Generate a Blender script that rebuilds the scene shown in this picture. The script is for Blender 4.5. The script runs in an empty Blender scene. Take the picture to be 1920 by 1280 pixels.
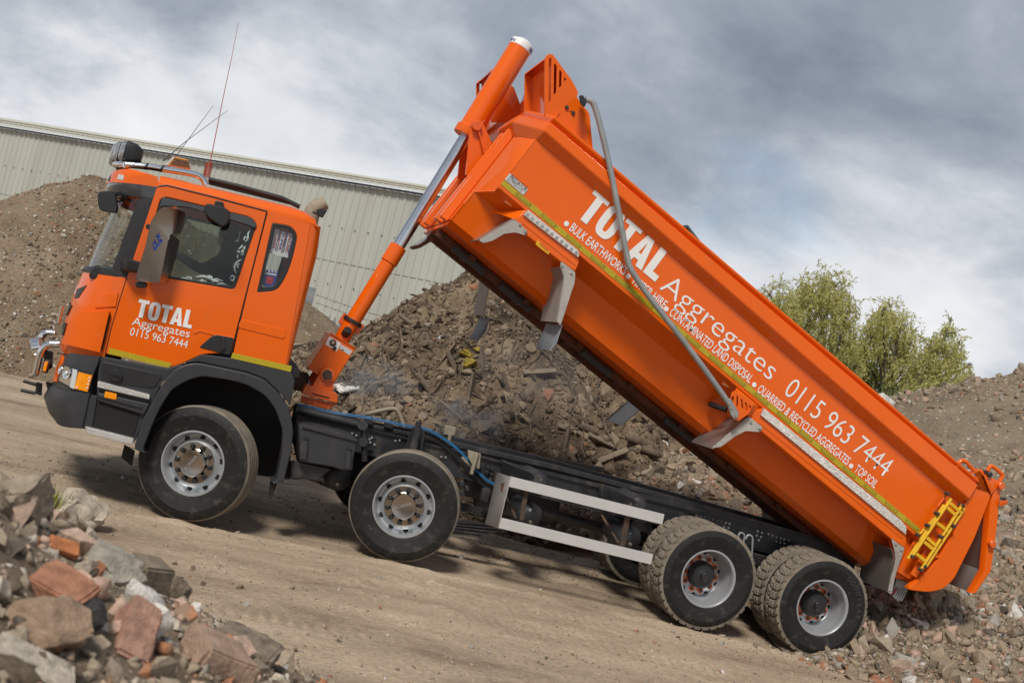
import bpy, bmesh, math, random
import numpy as np
from mathutils import Vector, Matrix, Quaternion
from mathutils.bvhtree import BVHTree
from mathutils.geometry import tessellate_polygon
random.seed(7)
rng = np.random.default_rng(7)
SC = bpy.context.scene
COL = SC.collection

# ------------------------------------------------------------------ camera
CAM = np.array([0.0248, -10.6089, 2.1588])
YAW, PITCH, ROLL, FPX = 0.2406, 0.0189, 0.2505, 2105.2     # focal length in pixels of a 1920 px wide frame
_f = np.array([math.sin(YAW)*math.cos(PITCH), math.cos(YAW)*math.cos(PITCH), math.sin(PITCH)])
_r = np.array([math.cos(YAW), -math.sin(YAW), 0.0])
_u = np.cross(_r, _f)
RGT = math.cos(ROLL)*_r + math.sin(ROLL)*_u
UPV = -math.sin(ROLL)*_r + math.cos(ROLL)*_u
FWD = _f
cam_d = bpy.data.cameras.new('camera')
cam = bpy.data.objects.new('camera', cam_d); COL.objects.link(cam)
cam.matrix_world = Matrix(((RGT[0], UPV[0], -FWD[0], CAM[0]), (RGT[1], UPV[1], -FWD[1], CAM[1]),
                           (RGT[2], UPV[2], -FWD[2], CAM[2]), (0, 0, 0, 1)))
cam_d.sensor_width = 36.0; cam_d.lens = FPX/1920*36.0
cam_d.clip_start = 0.05; cam_d.clip_end = 2000
cam_d.dof.use_dof = True; cam_d.dof.focus_distance = 10.9; cam_d.dof.aperture_fstop = 4.5
SC.camera = cam

# ------------------------------------------------------------------ daylight
SUN_EL, SUN_AZ = math.radians(50), math.radians(214)         # azimuth clockwise from +Y
world = bpy.data.worlds.new('World'); SC.world = world; world.use_nodes = True
wn, wl = world.node_tree.nodes, world.node_tree.links
wn.clear()
def W(t, **k):
    n = wn.new(t)
    for a, v in k.items(): setattr(n, a, v)
    return n
out = W('ShaderNodeOutputWorld')
sky = W('ShaderNodeTexSky', sky_type='NISHITA', sun_disc=False, sun_elevation=SUN_EL, sun_rotation=SUN_AZ)
sky.air_density = 1.0; sky.dust_density = 1.5
bg1 = W('ShaderNodeBackground'); bg1.inputs[1].default_value = 0.10
wl.new(sky.outputs[0], bg1.inputs[0])
tc = W('ShaderNodeTexCoord')
sep = W('ShaderNodeSeparateXYZ'); wl.new(tc.outputs['Generated'], sep.inputs[0])
def M(op, a, b=None, c=None, clamp=False):
    n = W('ShaderNodeMath', operation=op); n.use_clamp = clamp
    for i, v in enumerate((a, b, c)):
        if v is None: continue
        if isinstance(v, (int, float)): n.inputs[i].default_value = v
        else: wl.new(v, n.inputs[i])
    return n.outputs[0]
zz = M('ADD', M('MAXIMUM', sep.outputs[2], 0.0), 0.42)
comb = W('ShaderNodeCombineXYZ')
wl.new(M('DIVIDE', sep.outputs[0], zz), comb.inputs[0]); wl.new(M('DIVIDE', sep.outputs[1], zz), comb.inputs[1])
def wnoise(scale, detail, rough, loc, dist=0.0):
    mp = W('ShaderNodeMapping'); mp.inputs['Location'].default_value = loc
    wl.new(comb.outputs[0], mp.inputs[0])
    n = W('ShaderNodeTexNoise'); n.inputs['Scale'].default_value = scale; n.inputs['Detail'].default_value = detail
    n.inputs['Roughness'].default_value = rough; n.inputs['Distortion'].default_value = dist
    wl.new(mp.outputs[0], n.inputs['Vector']); return n.outputs[0]
n_big = wnoise(1.15, 7, 0.50, (3.1, 1.7, 0), 0.15)
n_med = wnoise(3.4, 10, 0.60, (7.3, -2.2, 0), 0.2)
n_cov = wnoise(1.1, 8, 0.55, (-4.0, 5.5, 0), 0.3)
def ramp(src, stops):
    n = W('ShaderNodeValToRGB'); e = n.color_ramp.elements
    while len(e) < len(stops): e.new(0.5)
    for el, (p, c) in zip(e, stops): el.position = p; el.color = (*c, 1)
    wl.new(src, n.inputs[0]); return n.outputs[0]
tone = M('ADD', M('ADD', M('MULTIPLY', n_big, 0.62), M('MULTIPLY', n_med, 0.38)), M('MULTIPLY', M('SUBTRACT', 0.22, M('MINIMUM', M('MAXIMUM', sep.outputs[2], 0.0), 0.5)), 0.48))
cl_col = ramp(tone, [(0.36, (0.225, 0.26, 0.325)), (0.455, (0.35, 0.395, 0.46)), (0.52, (0.52, 0.56, 0.615)), (0.58, (0.72, 0.745, 0.785)), (0.69, (0.90, 0.90, 0.91))])
bg2 = W('ShaderNodeBackground'); bg2.inputs[1].default_value = 0.80
wl.new(cl_col, bg2.inputs[0])
cov = ramp(n_cov, [(0.29, (0.35,)*3), (0.39, (1, 1, 1))])
mixs = W('ShaderNodeMixShader'); wl.new(cov, mixs.inputs[0]); wl.new(bg1.outputs[0], mixs.inputs[1]); wl.new(bg2.outputs[0], mixs.inputs[2])
wl.new(mixs.outputs[0], out.inputs[0])

sd = bpy.data.lights.new('sun', 'SUN'); sd.energy = 2.6; sd.angle = math.radians(13); sd.color = (1.0, 0.95, 0.87)
sun = bpy.data.objects.new('sun', sd); COL.objects.link(sun)
_sv = Vector((math.sin(SUN_AZ)*math.cos(SUN_EL), math.cos(SUN_AZ)*math.cos(SUN_EL), math.sin(SUN_EL)))
sun.rotation_euler = _sv.to_track_quat('Z', 'Y').to_euler()
sun.location = (0, -20, 30)
vs = SC.view_settings
vs.view_transform = 'Standard'; vs.look = 'None'; vs.gamma = 1.0; vs.use_curve_mapping = False; vs.exposure = 0.36

# ------------------------------------------------------------------ helpers
def P(px, py, Y=0.0):
    """point of the upright plane y = Y that was surveyed at this position of the photograph"""
    d = FWD + (px-960)/FPX*RGT - (py-640)/FPX*UPV
    p = CAM + (Y-CAM[1])/d[1]*d
    return Vector((float(p[0]), float(Y), float(p[2])))
def project(pts):
    d = np.asarray(pts, float)-CAM; w = d@FWD
    return 960+FPX*(d@RGT)/w, 640-FPX*(d@UPV)/w, w
# tipping body axes: u along the body to the rear, v at right angles to it
_A = P(938, 347); _Bp = P(1720, 1000)
UD = (_Bp-_A).normalized(); VD = Vector((-UD.z, 0, UD.x))
def B(u, v, Y): 
    q = _A+UD*u+VD*v; return Vector((q.x, Y, q.z))
def uv(px, py, Y=0.0):
    d = P(px, py, Y)-_A; return d.dot(UD), d.dot(VD)

def ob(name, me, mat=None, parent=None, label=None, cat=None, group=None, kind=None):
    o = bpy.data.objects.new(name, me); COL.objects.link(o)
    if mat is not None and me is not None:
        if len(me.materials) == 0: me.materials.append(mat)
    if parent is not None:
        o.parent = parent
        if parent.parent is None and parent.type == 'EMPTY':
            o.matrix_parent_inverse = Matrix.Translation(-parent.location)
    if label: o['label'] = label
    if cat: o['category'] = cat
    if group: o['group'] = group
    if kind: o['kind'] = kind
    return o
def smooth(me, ang=35):
    me.polygons.foreach_set('use_smooth', np.ones(len(me.polygons), bool))
    me.set_sharp_from_angle(angle=math.radians(ang)); return me
def mesh(name, verts, faces, sm=None):
    me = bpy.data.meshes.new(name); me.from_pydata([tuple(v) for v in verts], [], faces); me.update()
    if sm: smooth(me, sm)
    return me
def from_bm(name, bm, sm=35):
    me = bpy.data.meshes.new(name); bmesh.ops.recalc_face_normals(bm, faces=bm.faces[:]); bm.to_mesh(me); bm.free(); 
    if sm: smooth(me, sm)
    return me
def fillet(pts, r, n=4):
    """round the corners of a 2D outline; r one radius or one per corner"""
    res = []; N = len(pts)
    for i in range(N):
        a, b, c = Vector(pts[i-1]), Vector(pts[i]), Vector(pts[(i+1) % N])
        ri = r[i] if isinstance(r, (list, tuple)) else r
        if ri <= 0: res.append(tuple(b)); continue
        d1, d2 = (a-b), (c-b); l1, l2 = d1.length, d2.length
        k = min(ri, l1*.48, l2*.48); p, q = b+d1.normalized()*k, b+d2.normalized()*k
        for j in range(n+1):
            t = j/n; res.append(tuple((1-t)**2*p+2*t*(1-t)*b+t*t*q))
    return res
def sheet2d(loops, th, bev):
    """flat shape with holes in local xy, thickness th in z, rounded edges"""
    cu = bpy.data.curves.new('c', 'CURVE'); cu.dimensions = '2D'; cu.fill_mode = 'BOTH'
    bev = min(bev, th*.45); cu.extrude = th/2-bev; cu.bevel_depth = bev; cu.bevel_resolution = 1; cu.offset = -bev
    for lp in loops:
        sp = cu.splines.new('POLY'); sp.points.add(len(lp)-1); sp.use_cyclic_u = True
        for p, q in zip(sp.points, lp): p.co = (q[0], q[1], 0, 1)
    o = bpy.data.objects.new('c', cu); me = bpy.data.meshes.new_from_object(o)
    bpy.data.objects.remove(o); bpy.data.curves.remove(cu)
    return me
def plate(name, pts, y0, th, mat, parent, holes=(), bev=.006, r=0, raw=False, sm=35, shear=None, **k):
    """upright plate: outline given at plane y0 (surveyed positions, or (x,z) if raw), thickness th away from the viewer"""
    cv = (lambda q: (q[0], q[1])) if raw else (lambda q: (lambda w: (w.x, w.z))(P(q[0], q[1], y0)))
    loops = [[cv(q) for q in pts]]
    if r: loops[0] = fillet(loops[0], r)
    for h in holes: loops.append([cv(q) for q in h])
    me = sheet2d(loops, th, bev)
    me.transform(Matrix.Translation((0, y0+th/2, 0)) @ Matrix.Rotation(math.pi/2, 4, 'X'))
    me.name = name; smooth(me, sm)
    return ob(name, me, mat, parent, **k)
def uplate(name, pts, y0, th, mat, parent, holes=(), bev=.006, r=0, **k):
    """the same with the outline in tipping body coordinates (u, v)"""
    f = lambda q: (lambda w: (w.x, w.z))(B(q[0], q[1], 0))
    return plate(name, [f(q) for q in pts], y0, th, mat, parent, [[f(q) for q in h] for h in holes], bev, r, True, **k)
def prism_me(name, poly, ext, bev=.006):
    """closed prism from a 3D polygon moved by ext"""
    bm = bmesh.new(); ext = Vector(ext)
    a = [bm.verts.new(v) for v in poly]; b = [bm.verts.new(Vector(v)+ext) for v in poly]
    bm.faces.new(a); bm.faces.new(b[::-1])
    for i in range(len(a)): bm.faces.new((a[i-1], a[i], b[i], b[i-1]))
    bmesh.ops.recalc_face_normals(bm, faces=bm.faces[:])
    if bev: bmesh.ops.bevel(bm, geom=bm.edges[:], offset=bev, segments=1, affect='EDGES', clamp_overlap=True)
    return from_bm(name, bm)
def prism(name, poly, ext, mat, parent, bev=.006, **k): return ob(name, prism_me(name, poly, ext, bev), mat, parent, **k)
def hull(name, pts, mat, parent, bev=.004, **k):
    bm = bmesh.new()
    for p in pts: bm.verts.new(p)
    bmesh.ops.convex_hull(bm, input=bm.verts[:])
    bmesh.ops.dissolve_limit(bm, angle_limit=.02, verts=bm.verts[:], edges=bm.edges[:])
    if bev: bmesh.ops.bevel(bm, geom=bm.edges[:], offset=bev, segments=1, affect='EDGES', clamp_overlap=True)
    return ob(name, from_bm(name, bm), mat, parent, **k)
def box(name, c, s, mat, parent, bev=.006, rot=None, **k):
    bm = bmesh.new(); bmesh.ops.create_cube(bm, size=1)
    bmesh.ops.scale(bm, vec=s, verts=bm.verts[:])
    if bev: bmesh.ops.bevel(bm, geom=bm.edges[:], offset=min(bev, min(s)*.4), segments=2, affect='EDGES')
    m = Matrix.Translation(c) @ (rot.to_4x4() if rot else Matrix())
    bm.transform(m); return ob(name, from_bm(name, bm), mat, parent, **k)
def catmull(pts, n=5):
    pts = [Vector(p) for p in pts]; q = [2*pts[0]-pts[1]]+pts+[2*pts[-1]-pts[-2]]; res = []
    for i in range(1, len(q)-2):
        for j in range(n):
            t = j/n; a, b, c, d = q[i-1], q[i], q[i+1], q[i+2]
            res.append(.5*((2*b)+(c-a)*t+(2*a-5*b+4*c-d)*t*t+(3*b-a-3*c+d)*t**3))
    res.append(pts[-1]); return res
def tube_geo(pts, r, seg=10, cap=True):
    pts = [Vector(p) for p in pts]; V, F = [], []
    t0 = (pts[1]-pts[0]).normalized(); up = Vector((0, 0, 1)) if abs(t0.z) < .9 else Vector((1, 0, 0))
    nrm = t0.cross(up).normalized()
    rr = r if isinstance(r, (list, tuple)) else [r]*len(pts)
    for i, p in enumerate(pts):
        t = (pts[min(i+1, len(pts)-1)]-pts[max(i-1, 0)]).normalized()
        nrm = (nrm-t*nrm.dot(t)).normalized(); bn = t.cross(nrm)
        for s in range(seg):
            a = 2*math.pi*s/seg; V.append(p+(nrm*math.cos(a)+bn*math.sin(a))*rr[i])
    for i in range(len(pts)-1):
        for s in range(seg):
            a, b = i*seg+s, i*seg+(s+1) % seg; F.append((a, b, b+seg, a+seg))
    if cap: F.append(tuple(range(seg))[::-1]); F.append(tuple(range((len(pts)-1)*seg, len(pts)*seg)))
    return V, F
def tube(name, pts, r, mat, parent, seg=10, sm=True, n=0, **k):
    if n: pts = catmull(pts, n)
    V, F = tube_geo(pts, r, seg); return ob(name, mesh(name, V, F, 50), mat, parent, **k)
def join_geo(gs):
    V, F = [], []
    for v, f in gs:
        o = len(V); V += [tuple(x) for x in v]; F += [tuple(i+o for i in q) for q in f]
    return V, F
def lathe_geo(prof, seg=48, axis='Y'):
    """profile of (radius, along) turned about the axis"""
    V, F = [], []; n = len(prof)
    for s in range(seg):
        a = 2*math.pi*s/seg
        for r, y in prof: V.append((r*math.cos(a), y, r*math.sin(a)) if axis == 'Y' else (r*math.cos(a), r*math.sin(a), y))
    for s in range(seg):
        s2 = (s+1) % seg
        for i in range(n-1): F.append((s*n+i, s*n+i+1, s2*n+i+1, s2*n+i))
    return V, F
def along(V, a, b):
    """lathe about Z moved so that it runs from a to b"""
    a, b = Vector(a), Vector(b); q = (b-a).to_track_quat('Z', 'Y'); return [q @ Vector(v)+a for v in V]
def cyl(name, a, b, r, mat, parent, seg=24, prof=None, **k):
    L = (Vector(b)-Vector(a)).length; c = min(.006, r*.2, L*.2)
    prof = prof or [(0, 0), (r-c, 0), (r, c), (r, L-c), (r-c, L), (0, L)]
    V, F = lathe_geo(prof, seg, 'Z'); return ob(name, mesh(name, along(V, a, b), F, 40), mat, parent, **k)
def mirror(o, parent=None, yc=1.22):
    me = o.data.copy(); me.transform(Matrix.Translation((0, 2*yc, 0)) @ Matrix.Diagonal((1, -1, 1, 1))); me.flip_normals()
    c = o.copy(); c.data = me; COL.objects.link(c)
    if parent: c.parent = parent
    return c
_font = {}
def text_me(s, bold=0.0, space=1.0):
    cu = bpy.data.curves.new('t', 'FONT'); cu.body = s; cu.size = 1; cu.offset = bold; cu.space_character = space; cu.resolution_u = 4; cu.fill_mode = 'FRONT'
    o = bpy.data.objects.new('t', cu); me = bpy.data.meshes.new_from_object(o)
    bpy.data.objects.remove(o); bpy.data.curves.remove(cu); return me
def lettering(s, a, b, cap, nrm, mat, parent, bold=0.0, space=1.0, lift=.003, name='lettering', up=None):
    """flat printed words from baseline point a to b, cap height in metres"""
    a, b, nrm = Vector(a), Vector(b), Vector(nrm).normalized()
    h = text_me('H', bold); hv = [v.co.y for v in h.vertices]; ch, lo = max(hv)-min(hv), min(hv)
    me = text_me(s, bold, space); xs = [v.co.x for v in me.vertices]
    x0, x1 = min(xs), max(xs); xd = (b-a).normalized(); yd = nrm.cross(xd) if up is None else Vector(up)
    sx, sy = (b-a).length/(x1-x0), cap/ch
    for v in me.vertices:
        v.co = a+xd*((v.co.x-x0)*sx)+yd*((v.co.y-lo)*sy)+nrm*lift
    me.update(); return ob(name, me, mat, parent)

def heavy_total(a, b, cap, nrm, mat, parent, lift=.004):
    """the heavy condensed capitals T O T A L"""
    loops = []; x = 0.0; g = .055
    def T(x): return [(x, 1), (x, .80), (x+.185, .80), (x+.185, 0), (x+.425, 0), (x+.425, .80), (x+.61, .80), (x+.61, 1)]
    def ring(x, w, h0, h1, n=28, e=2.9):
        q = []
        for i in range(n):
            t = 2*math.pi*i/n; c, s = math.cos(t), math.sin(t)
            q.append((x+w/2*(1 if c > 0 else -1)*abs(c)**(2/e), (h0+h1)/2+(h1-h0)/2*(1 if s > 0 else -1)*abs(s)**(2/e)))
        return q
    loops.append(T(x)); x += .61+g*.6
    loops += [ring(x+.32, .64, -.02, 1.02), ring(x+.32, .165, .17, .83, 20, 3.5)]; x += .64+g*.6
    loops.append(T(x)); x += .61-.015
    loops += [[(x, 0), (x+.235, 1), (x+.475, 1), (x+.71, 0), (x+.465, 0), (x+.435, .17), (x+.275, .17), (x+.245, 0)], [(x+.305, .36), (x+.405, .36), (x+.355, .76)]]; x += .71+g
    loops.append([(x, 1), (x, 0), (x+.50, 0), (x+.50, .20), (x+.245, .20), (x+.245, 1)]); x += .50
    me = sheet2d(loops, .002, 0); a, b, nrm = Vector(a), Vector(b), Vector(nrm).normalized(); xd = (b-a).normalized(); yd = nrm.cross(xd); sx = (b-a).length/x
    for v in me.vertices: v.co = a+xd*(v.co.x*sx)+yd*(v.co.y*cap)+nrm*(lift+v.co.z)
    me.update(); return ob('lettering', me, mat, parent)

# ------------------------------------------------------------------ materials
def mat(name, col, rough=.5, metal=0.0, coat=0.0, dirt=None, dirt_amt=.4, dscale=3.0, bump=0.0, bscale=60.0, var=.12, spec=.5, vscale=6.0, stretch=(1, 1, 1)):
    m = bpy.data.materials.new(name); m.use_nodes = True; N, L = m.node_tree.nodes, m.node_tree.links
    b = N['Principled BSDF']; b.inputs['Roughness'].default_value = rough; b.inputs['Metallic'].default_value = metal
    b.inputs['Coat Weight'].default_value = coat; b.inputs['Coat Roughness'].default_value = .05
    b.inputs['Specular IOR Level'].default_value = spec
    tcn = N.new('ShaderNodeTexCoord'); mp = N.new('ShaderNodeMapping'); mp.inputs['Scale'].default_value = stretch
    L.new(tcn.outputs['Object'], mp.inputs[0])
    no = N.new('ShaderNodeTexNoise'); no.inputs['Scale'].default_value = vscale; no.inputs['Detail'].default_value = 6; L.new(mp.outputs[0], no.inputs['Vector'])
    r1 = N.new('ShaderNodeValToRGB'); e = r1.color_ramp.elements
    e[0].position, e[1].position = .3, .7
    e[0].color = (*[c*(1-var) for c in col], 1); e[1].color = (*[min(1, c*(1+var)) for c in col], 1); L.new(no.outputs[0], r1.inputs[0])
    src = r1.outputs[0]
    if dirt:
        n2 = N.new('ShaderNodeTexNoise'); n2.inputs['Scale'].default_value = dscale; n2.inputs['Detail'].default_value = 8; n2.inputs['Roughness'].default_value = .65
        L.new(mp.outputs[0], n2.inputs['Vector'])
        r2 = N.new('ShaderNodeValToRGB'); e = r2.color_ramp.elements; e[0].position, e[1].position = .62-.35*dirt_amt, .85-.3*dirt_amt
        e[0].color = (0, 0, 0, 1); e[1].color = (dirt_amt,)*3+(1,); L.new(n2.outputs[0], r2.inputs[0])
        mx = N.new('ShaderNodeMix'); mx.data_type = 'RGBA'; L.new(r2.outputs[0], mx.inputs[0]); L.new(src, mx.inputs[6]); mx.inputs[7].default_value = (*dirt, 1)
        src = mx.outputs[2]
        rr = N.new('ShaderNodeMapRange'); L.new(r2.outputs[0], rr.inputs[0]); rr.inputs[3].default_value = rough; rr.inputs[4].default_value = min(1, rough+.4); L.new(rr.outputs[0], b.inputs['Roughness'])
        if coat:
            rc = N.new('ShaderNodeMapRange'); L.new(r2.outputs[0], rc.inputs[0]); rc.inputs[3].default_value = coat; rc.inputs[4].default_value = coat*.3; L.new(rc.outputs[0], b.inputs['Coat Weight'])
    L.new(src, b.inputs['Base Color'])
    if bump:
        n3 = N.new('ShaderNodeTexNoise'); n3.inputs['Scale'].default_value = bscale; n3.inputs['Detail'].default_value = 5; L.new(mp.outputs[0], n3.inputs['Vector'])
        bp = N.new('ShaderNodeBump'); bp.inputs['Strength'].default_value = bump; bp.inputs['Distance'].default_value = .02; L.new(n3.outputs[0], bp.inputs['Height']); L.new(bp.outputs[0], b.inputs['Normal'])
    return m
DUST = (.27, .21, .15)
ORANGE = mat('orange_paint', (.76, .116, .0008), .40, spec=.15, coat=.60, bump=.020, bscale=1.8, stretch=(1, 1, .5), dirt=DUST, dirt_amt=.16, dscale=5, var=.03, vscale=2)
ORANGE_W = mat('orange_worn_paint', (.72, .105, .004), .42, coat=.35, dirt=(.05, .03, .02), dirt_amt=.28, dscale=7, var=.06)
WHITE = mat('white_vinyl', (.78, .78, .76), .4, var=.02)
BLACK = mat('black_plastic', (.018, .018, .019), .45, dirt=DUST, dirt_amt=.10, var=.1)
GREY = mat('grey_plastic', (.030, .031, .035), .5, dirt=DUST, dirt_amt=.14, var=.08)
HUBST = mat('hub_steel', (.42, .37, .325), .24, metal=1.0, dirt=DUST, dirt_amt=.15, var=.1)  # warm brown base colour stands in for ground reflected in the steel
CHAS = mat('chassis_paint', (.022, .023, .026), .42, dirt=DUST, dirt_amt=.32, dscale=5, var=.2)
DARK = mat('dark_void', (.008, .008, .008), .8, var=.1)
RUBBER = mat('rubber', (.014, .0135, .013), .6, spec=.3, dirt=DUST, dirt_amt=.24, dscale=13, bump=.15, bscale=90, var=.15)
TREAD = mat('dusty_tread', (.20, .168, .13), .9, dirt=(.05, .045, .04), dirt_amt=.45, dscale=9, bump=.3, bscale=70, var=.2)
SILVER = mat('wheel_silver', (.47, .49, .51), .34, metal=.6, dirt=DUST, dirt_amt=.18, var=.05)
STEEL = mat('brushed_steel', (.34, .305, .275), .28, metal=1.0, dirt=DUST, dirt_amt=.15, var=.1, vscale=20, stretch=(12, 1, 1))
CHROME = mat('chrome', (.78, .78, .78), .09, metal=1.0, var=.03)
ROD = mat('ram_chrome', (.62, .63, .66), .20, metal=1.0, var=.1, vscale=4)
ALU = mat('aluminium', (.70, .70, .69), .38, metal=.55, dirt=DUST, dirt_amt=.15, var=.05)
RUST = mat('rusty_steel', (.10, .055, .028), .8, dirt=(.03, .028, .028), dirt_amt=.8, dscale=9, var=.3)
YELLOW = mat('yellow_paint', (.72, .42, .008), .4, dirt=(.12, .06, .02), dirt_amt=.35, dscale=25, var=.06)
TAPE = mat('yellow_reflective_tape', (.42, .33, .012), .35, var=.1, vscale=40)
TAPE_D = mat('yellow_tape_print', (.27, .20, .01), .4, var=.08, vscale=40)
AMBER = mat('amber_lens', (.95, .30, .005), .15, coat=1, var=.12, vscale=60)
RED = mat('red_lens', (.6, .012, .012), .15, coat=1, var=.1)
BLUE = mat('blue_plastic', (.02, .15, .34), .4, var=.1)
TAN = mat('dusty_metal', (.30, .26, .19), .7, dirt=(.1, .07, .04), dirt_amt=.4, dscale=20, var=.15)
GALV = mat('galvanised_steel', (.36, .38, .38), .5, metal=.5, dirt=(.2, .2, .19), dirt_amt=.5, dscale=4, var=.15)
BEDSTEEL = mat('worn_bed_steel', (.16, .145, .13), .55, metal=.4, dirt=(.1, .08, .06), dirt_amt=.6, var=.25, vscale=3, stretch=(1, 6, 1))
INK = mat('black_print', (.02, .02, .022), .5, var=.05)
INKB = mat('blue_print', (.02, .05, .30), .5, var=.05)
INKR = mat('red_print', (.5, .02, .03), .5, var=.05)
STICK = mat('grey_sticker', (.52, .54, .55), .35, var=.05)
SMOKE = mat('smoked_deflector', (.03, .032, .036), .15, coat=.5, var=.1)
CLOTH = mat('dark_cloth', (.014, .014, .017), .95, bump=.3, var=.2)
SKIN = mat('skin', (.36, .19, .13), .6, var=.08)
def chequer(name, col, metal, rough, sc=55):
    m = mat(name, col, rough, metal=metal, dirt=DUST, dirt_amt=.22, var=.08); N, L = m.node_tree.nodes, m.node_tree.links
    b = N['Principled BSDF']; t = N.new('ShaderNodeTexCoord'); 
    outs = []
    for rz in (.785, -.785):
        mp = N.new('ShaderNodeMapping'); mp.inputs['Rotation'].default_value = (0.6, rz, .3); mp.inputs['Scale'].default_value = (1, .55, 1); L.new(t.outputs['Object'], mp.inputs[0])
        w = N.new('ShaderNodeTexWave'); w.inputs['Scale'].default_value = sc; w.inputs['Distortion'].default_value = 0; L.new(mp.outputs[0], w.inputs[0]); outs.append(w.outputs['Fac'])
    mm = N.new('ShaderNodeMath'); mm.operation = 'MULTIPLY'; L.new(outs[0], mm.inputs[0]); L.new(outs[1], mm.inputs[1])
    bp = N.new('ShaderNodeBump'); bp.inputs['Strength'].default_value = .6; bp.inputs['Distance'].default_value = .006; L.new(mm.outputs[0], bp.inputs['Height']); L.new(bp.outputs[0], b.inputs['Normal'])
    return m
CHEQ = chequer('chequer_plate', (.40, .38, .35), .75, .36)
CHEQ_B = chequer('bright_chequer_plate', (.62, .60, .57), .6, .33)
def glass(name, tint, ior=1.45):
    m = bpy.data.materials.new(name); m.use_nodes = True; N, L = m.node_tree.nodes, m.node_tree.links; N.clear()
    o = N.new('ShaderNodeOutputMaterial'); t = N.new('ShaderNodeBsdfTransparent'); t.inputs[0].default_value = (*tint, 1)
    g = N.new('ShaderNodeBsdfGlossy'); g.inputs['Roughness'].default_value = .03; g.inputs[0].default_value = (.9, .9, .9, 1)
    fr = N.new('ShaderNodeFresnel'); gb_ = N.new('ShaderNodeNewGeometry'); io = N.new('ShaderNodeMapRange'); L.new(gb_.outputs['Backfacing'], io.inputs[0]); io.inputs[3].default_value = ior; io.inputs[4].default_value = 1/ior; L.new(io.outputs[0], fr.inputs[0])
    mx = N.new('ShaderNodeMixShader'); L.new(fr.outputs[0], mx.inputs[0]); L.new(t.outputs[0], mx.inputs[1]); L.new(g.outputs[0], mx.inputs[2]); L.new(mx.outputs[0], o.inputs[0]); return m
GLASS = glass('tinted_glass', (.68, .72, .67))
GLASS_C = glass('clear_glass', (.88, .9, .9))
GLASS_W = glass('windscreen_glass', (.86, .89, .87), 1.5)
# ------------------------------------------------------------------ the tipper truck
YC = 0.03                     # near side of the cab
TR = bpy.data.objects.new('tipper_truck', None); COL.objects.link(TR); TR.location = (3.3, 1.22, 0)
TR['label'] = 'bright orange four axle tipper truck with its long body raised, standing on the dirt track'
TR['category'] = 'tipper truck'
def corner(sp, fp, n=2.6, k=14, y0=YC, yf=.5):
    s, q = P(*sp, y0), P(*fp, yf); pts = []
    for i in range(k+1):
        t = math.pi/2*i/k; a = math.sin(t)**(2/n); y = 1.22-(1.22-y0)*math.cos(t)**(2/n)
        pts.append(Vector((s.x+(q.x-s.x)*a, y, s.z+(q.z-s.z)*a)))
    return pts+[Vector((p.x, 2.44-p.y, p.z)) for p in pts[-2::-1]]
def loft(name, rows, mt, parent, lo=0, hi=None, caps=False, sm=40, th=0, **k):
    rows = [r[lo:hi] for r in rows]; n = len(rows[0]); V = [v for r in rows for v in r]; F = []
    for i in range(len(rows)-1):
        for j in range(n-1): F.append((i*n+j, i*n+j+1, (i+1)*n+j+1, (i+1)*n+j))
    if caps: F.append(tuple(range(n))); F.append(tuple(range((len(rows)-1)*n, len(rows)*n))[::-1])
    me = mesh(name, V, F)
    if th:
        bm = bmesh.new(); bm.from_mesh(me); bmesh.ops.recalc_face_normals(bm, faces=bm.faces[:]); bmesh.ops.solidify(bm, geom=bm.faces[:], thickness=th); bm.to_mesh(me); bm.free()
    smooth(me, sm); return ob(name, me, mt, parent, **k)
def bvh_of(*objs):
    V, F = [], []
    for o in objs:
        k = len(V); V += [v.co.copy() for v in o.data.vertices]; F += [tuple(i+k for i in p.vertices) for p in o.data.polygons]
    return BVHTree.FromPolygons(V, F)
def cast(px, py, bv):
    d = Vector(FWD + (px-960)/FPX*RGT - (py-640)/FPX*UPV).normalized()
    h = bv.ray_cast(Vector(CAM), d)
    if h[0] is None: h = bv.find_nearest(P(px, py, .5))
    n = h[1] if h[1].dot(d) < 0 else -h[1]
    return h[0], n
def patch(name, q, bv, off, mt, parent, n=8, m=5, th=.012, **k):
    """panel lying on a curved surface, from four surveyed corners"""
    q = [Vector(p) for p in q]; V, F = [], []
    for lay in (0, 1):
        for j in range(m+1):
            for i in range(n+1):
                s, t = i/n, j/m; p = (q[0]*(1-s)+q[1]*s)*(1-t)+(q[3]*(1-s)+q[2]*s)*t
                h, nr = cast(p.x, p.y, bv); V.append(h+nr*(off-lay*th))
    c = (n+1)*(m+1)
    for j in range(m):
        for i in range(n):
            a = j*(n+1)+i; F.append((a, a+1, a+n+2, a+n+1)); F.append((c+a, c+a+n+1, c+a+n+2, c+a+1))
    rim = [i for i in range(n+1)]+[j*(n+1)+n for j in range(1, m+1)]+[m*(n+1)+i for i in range(n-1, -1, -1)]+[j*(n+1) for j in range(m-1, 0, -1)]
    for a, b in zip(rim, rim[1:]+rim[:1]): F.append((a, c+a, c+b, b))
    bm = bmesh.new(); bm.from_mesh(mesh('x', V, F)); bmesh.ops.recalc_face_normals(bm, faces=bm.faces[:])
    return ob(name, from_bm(name, bm, 40), mt, parent, **k)

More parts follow.
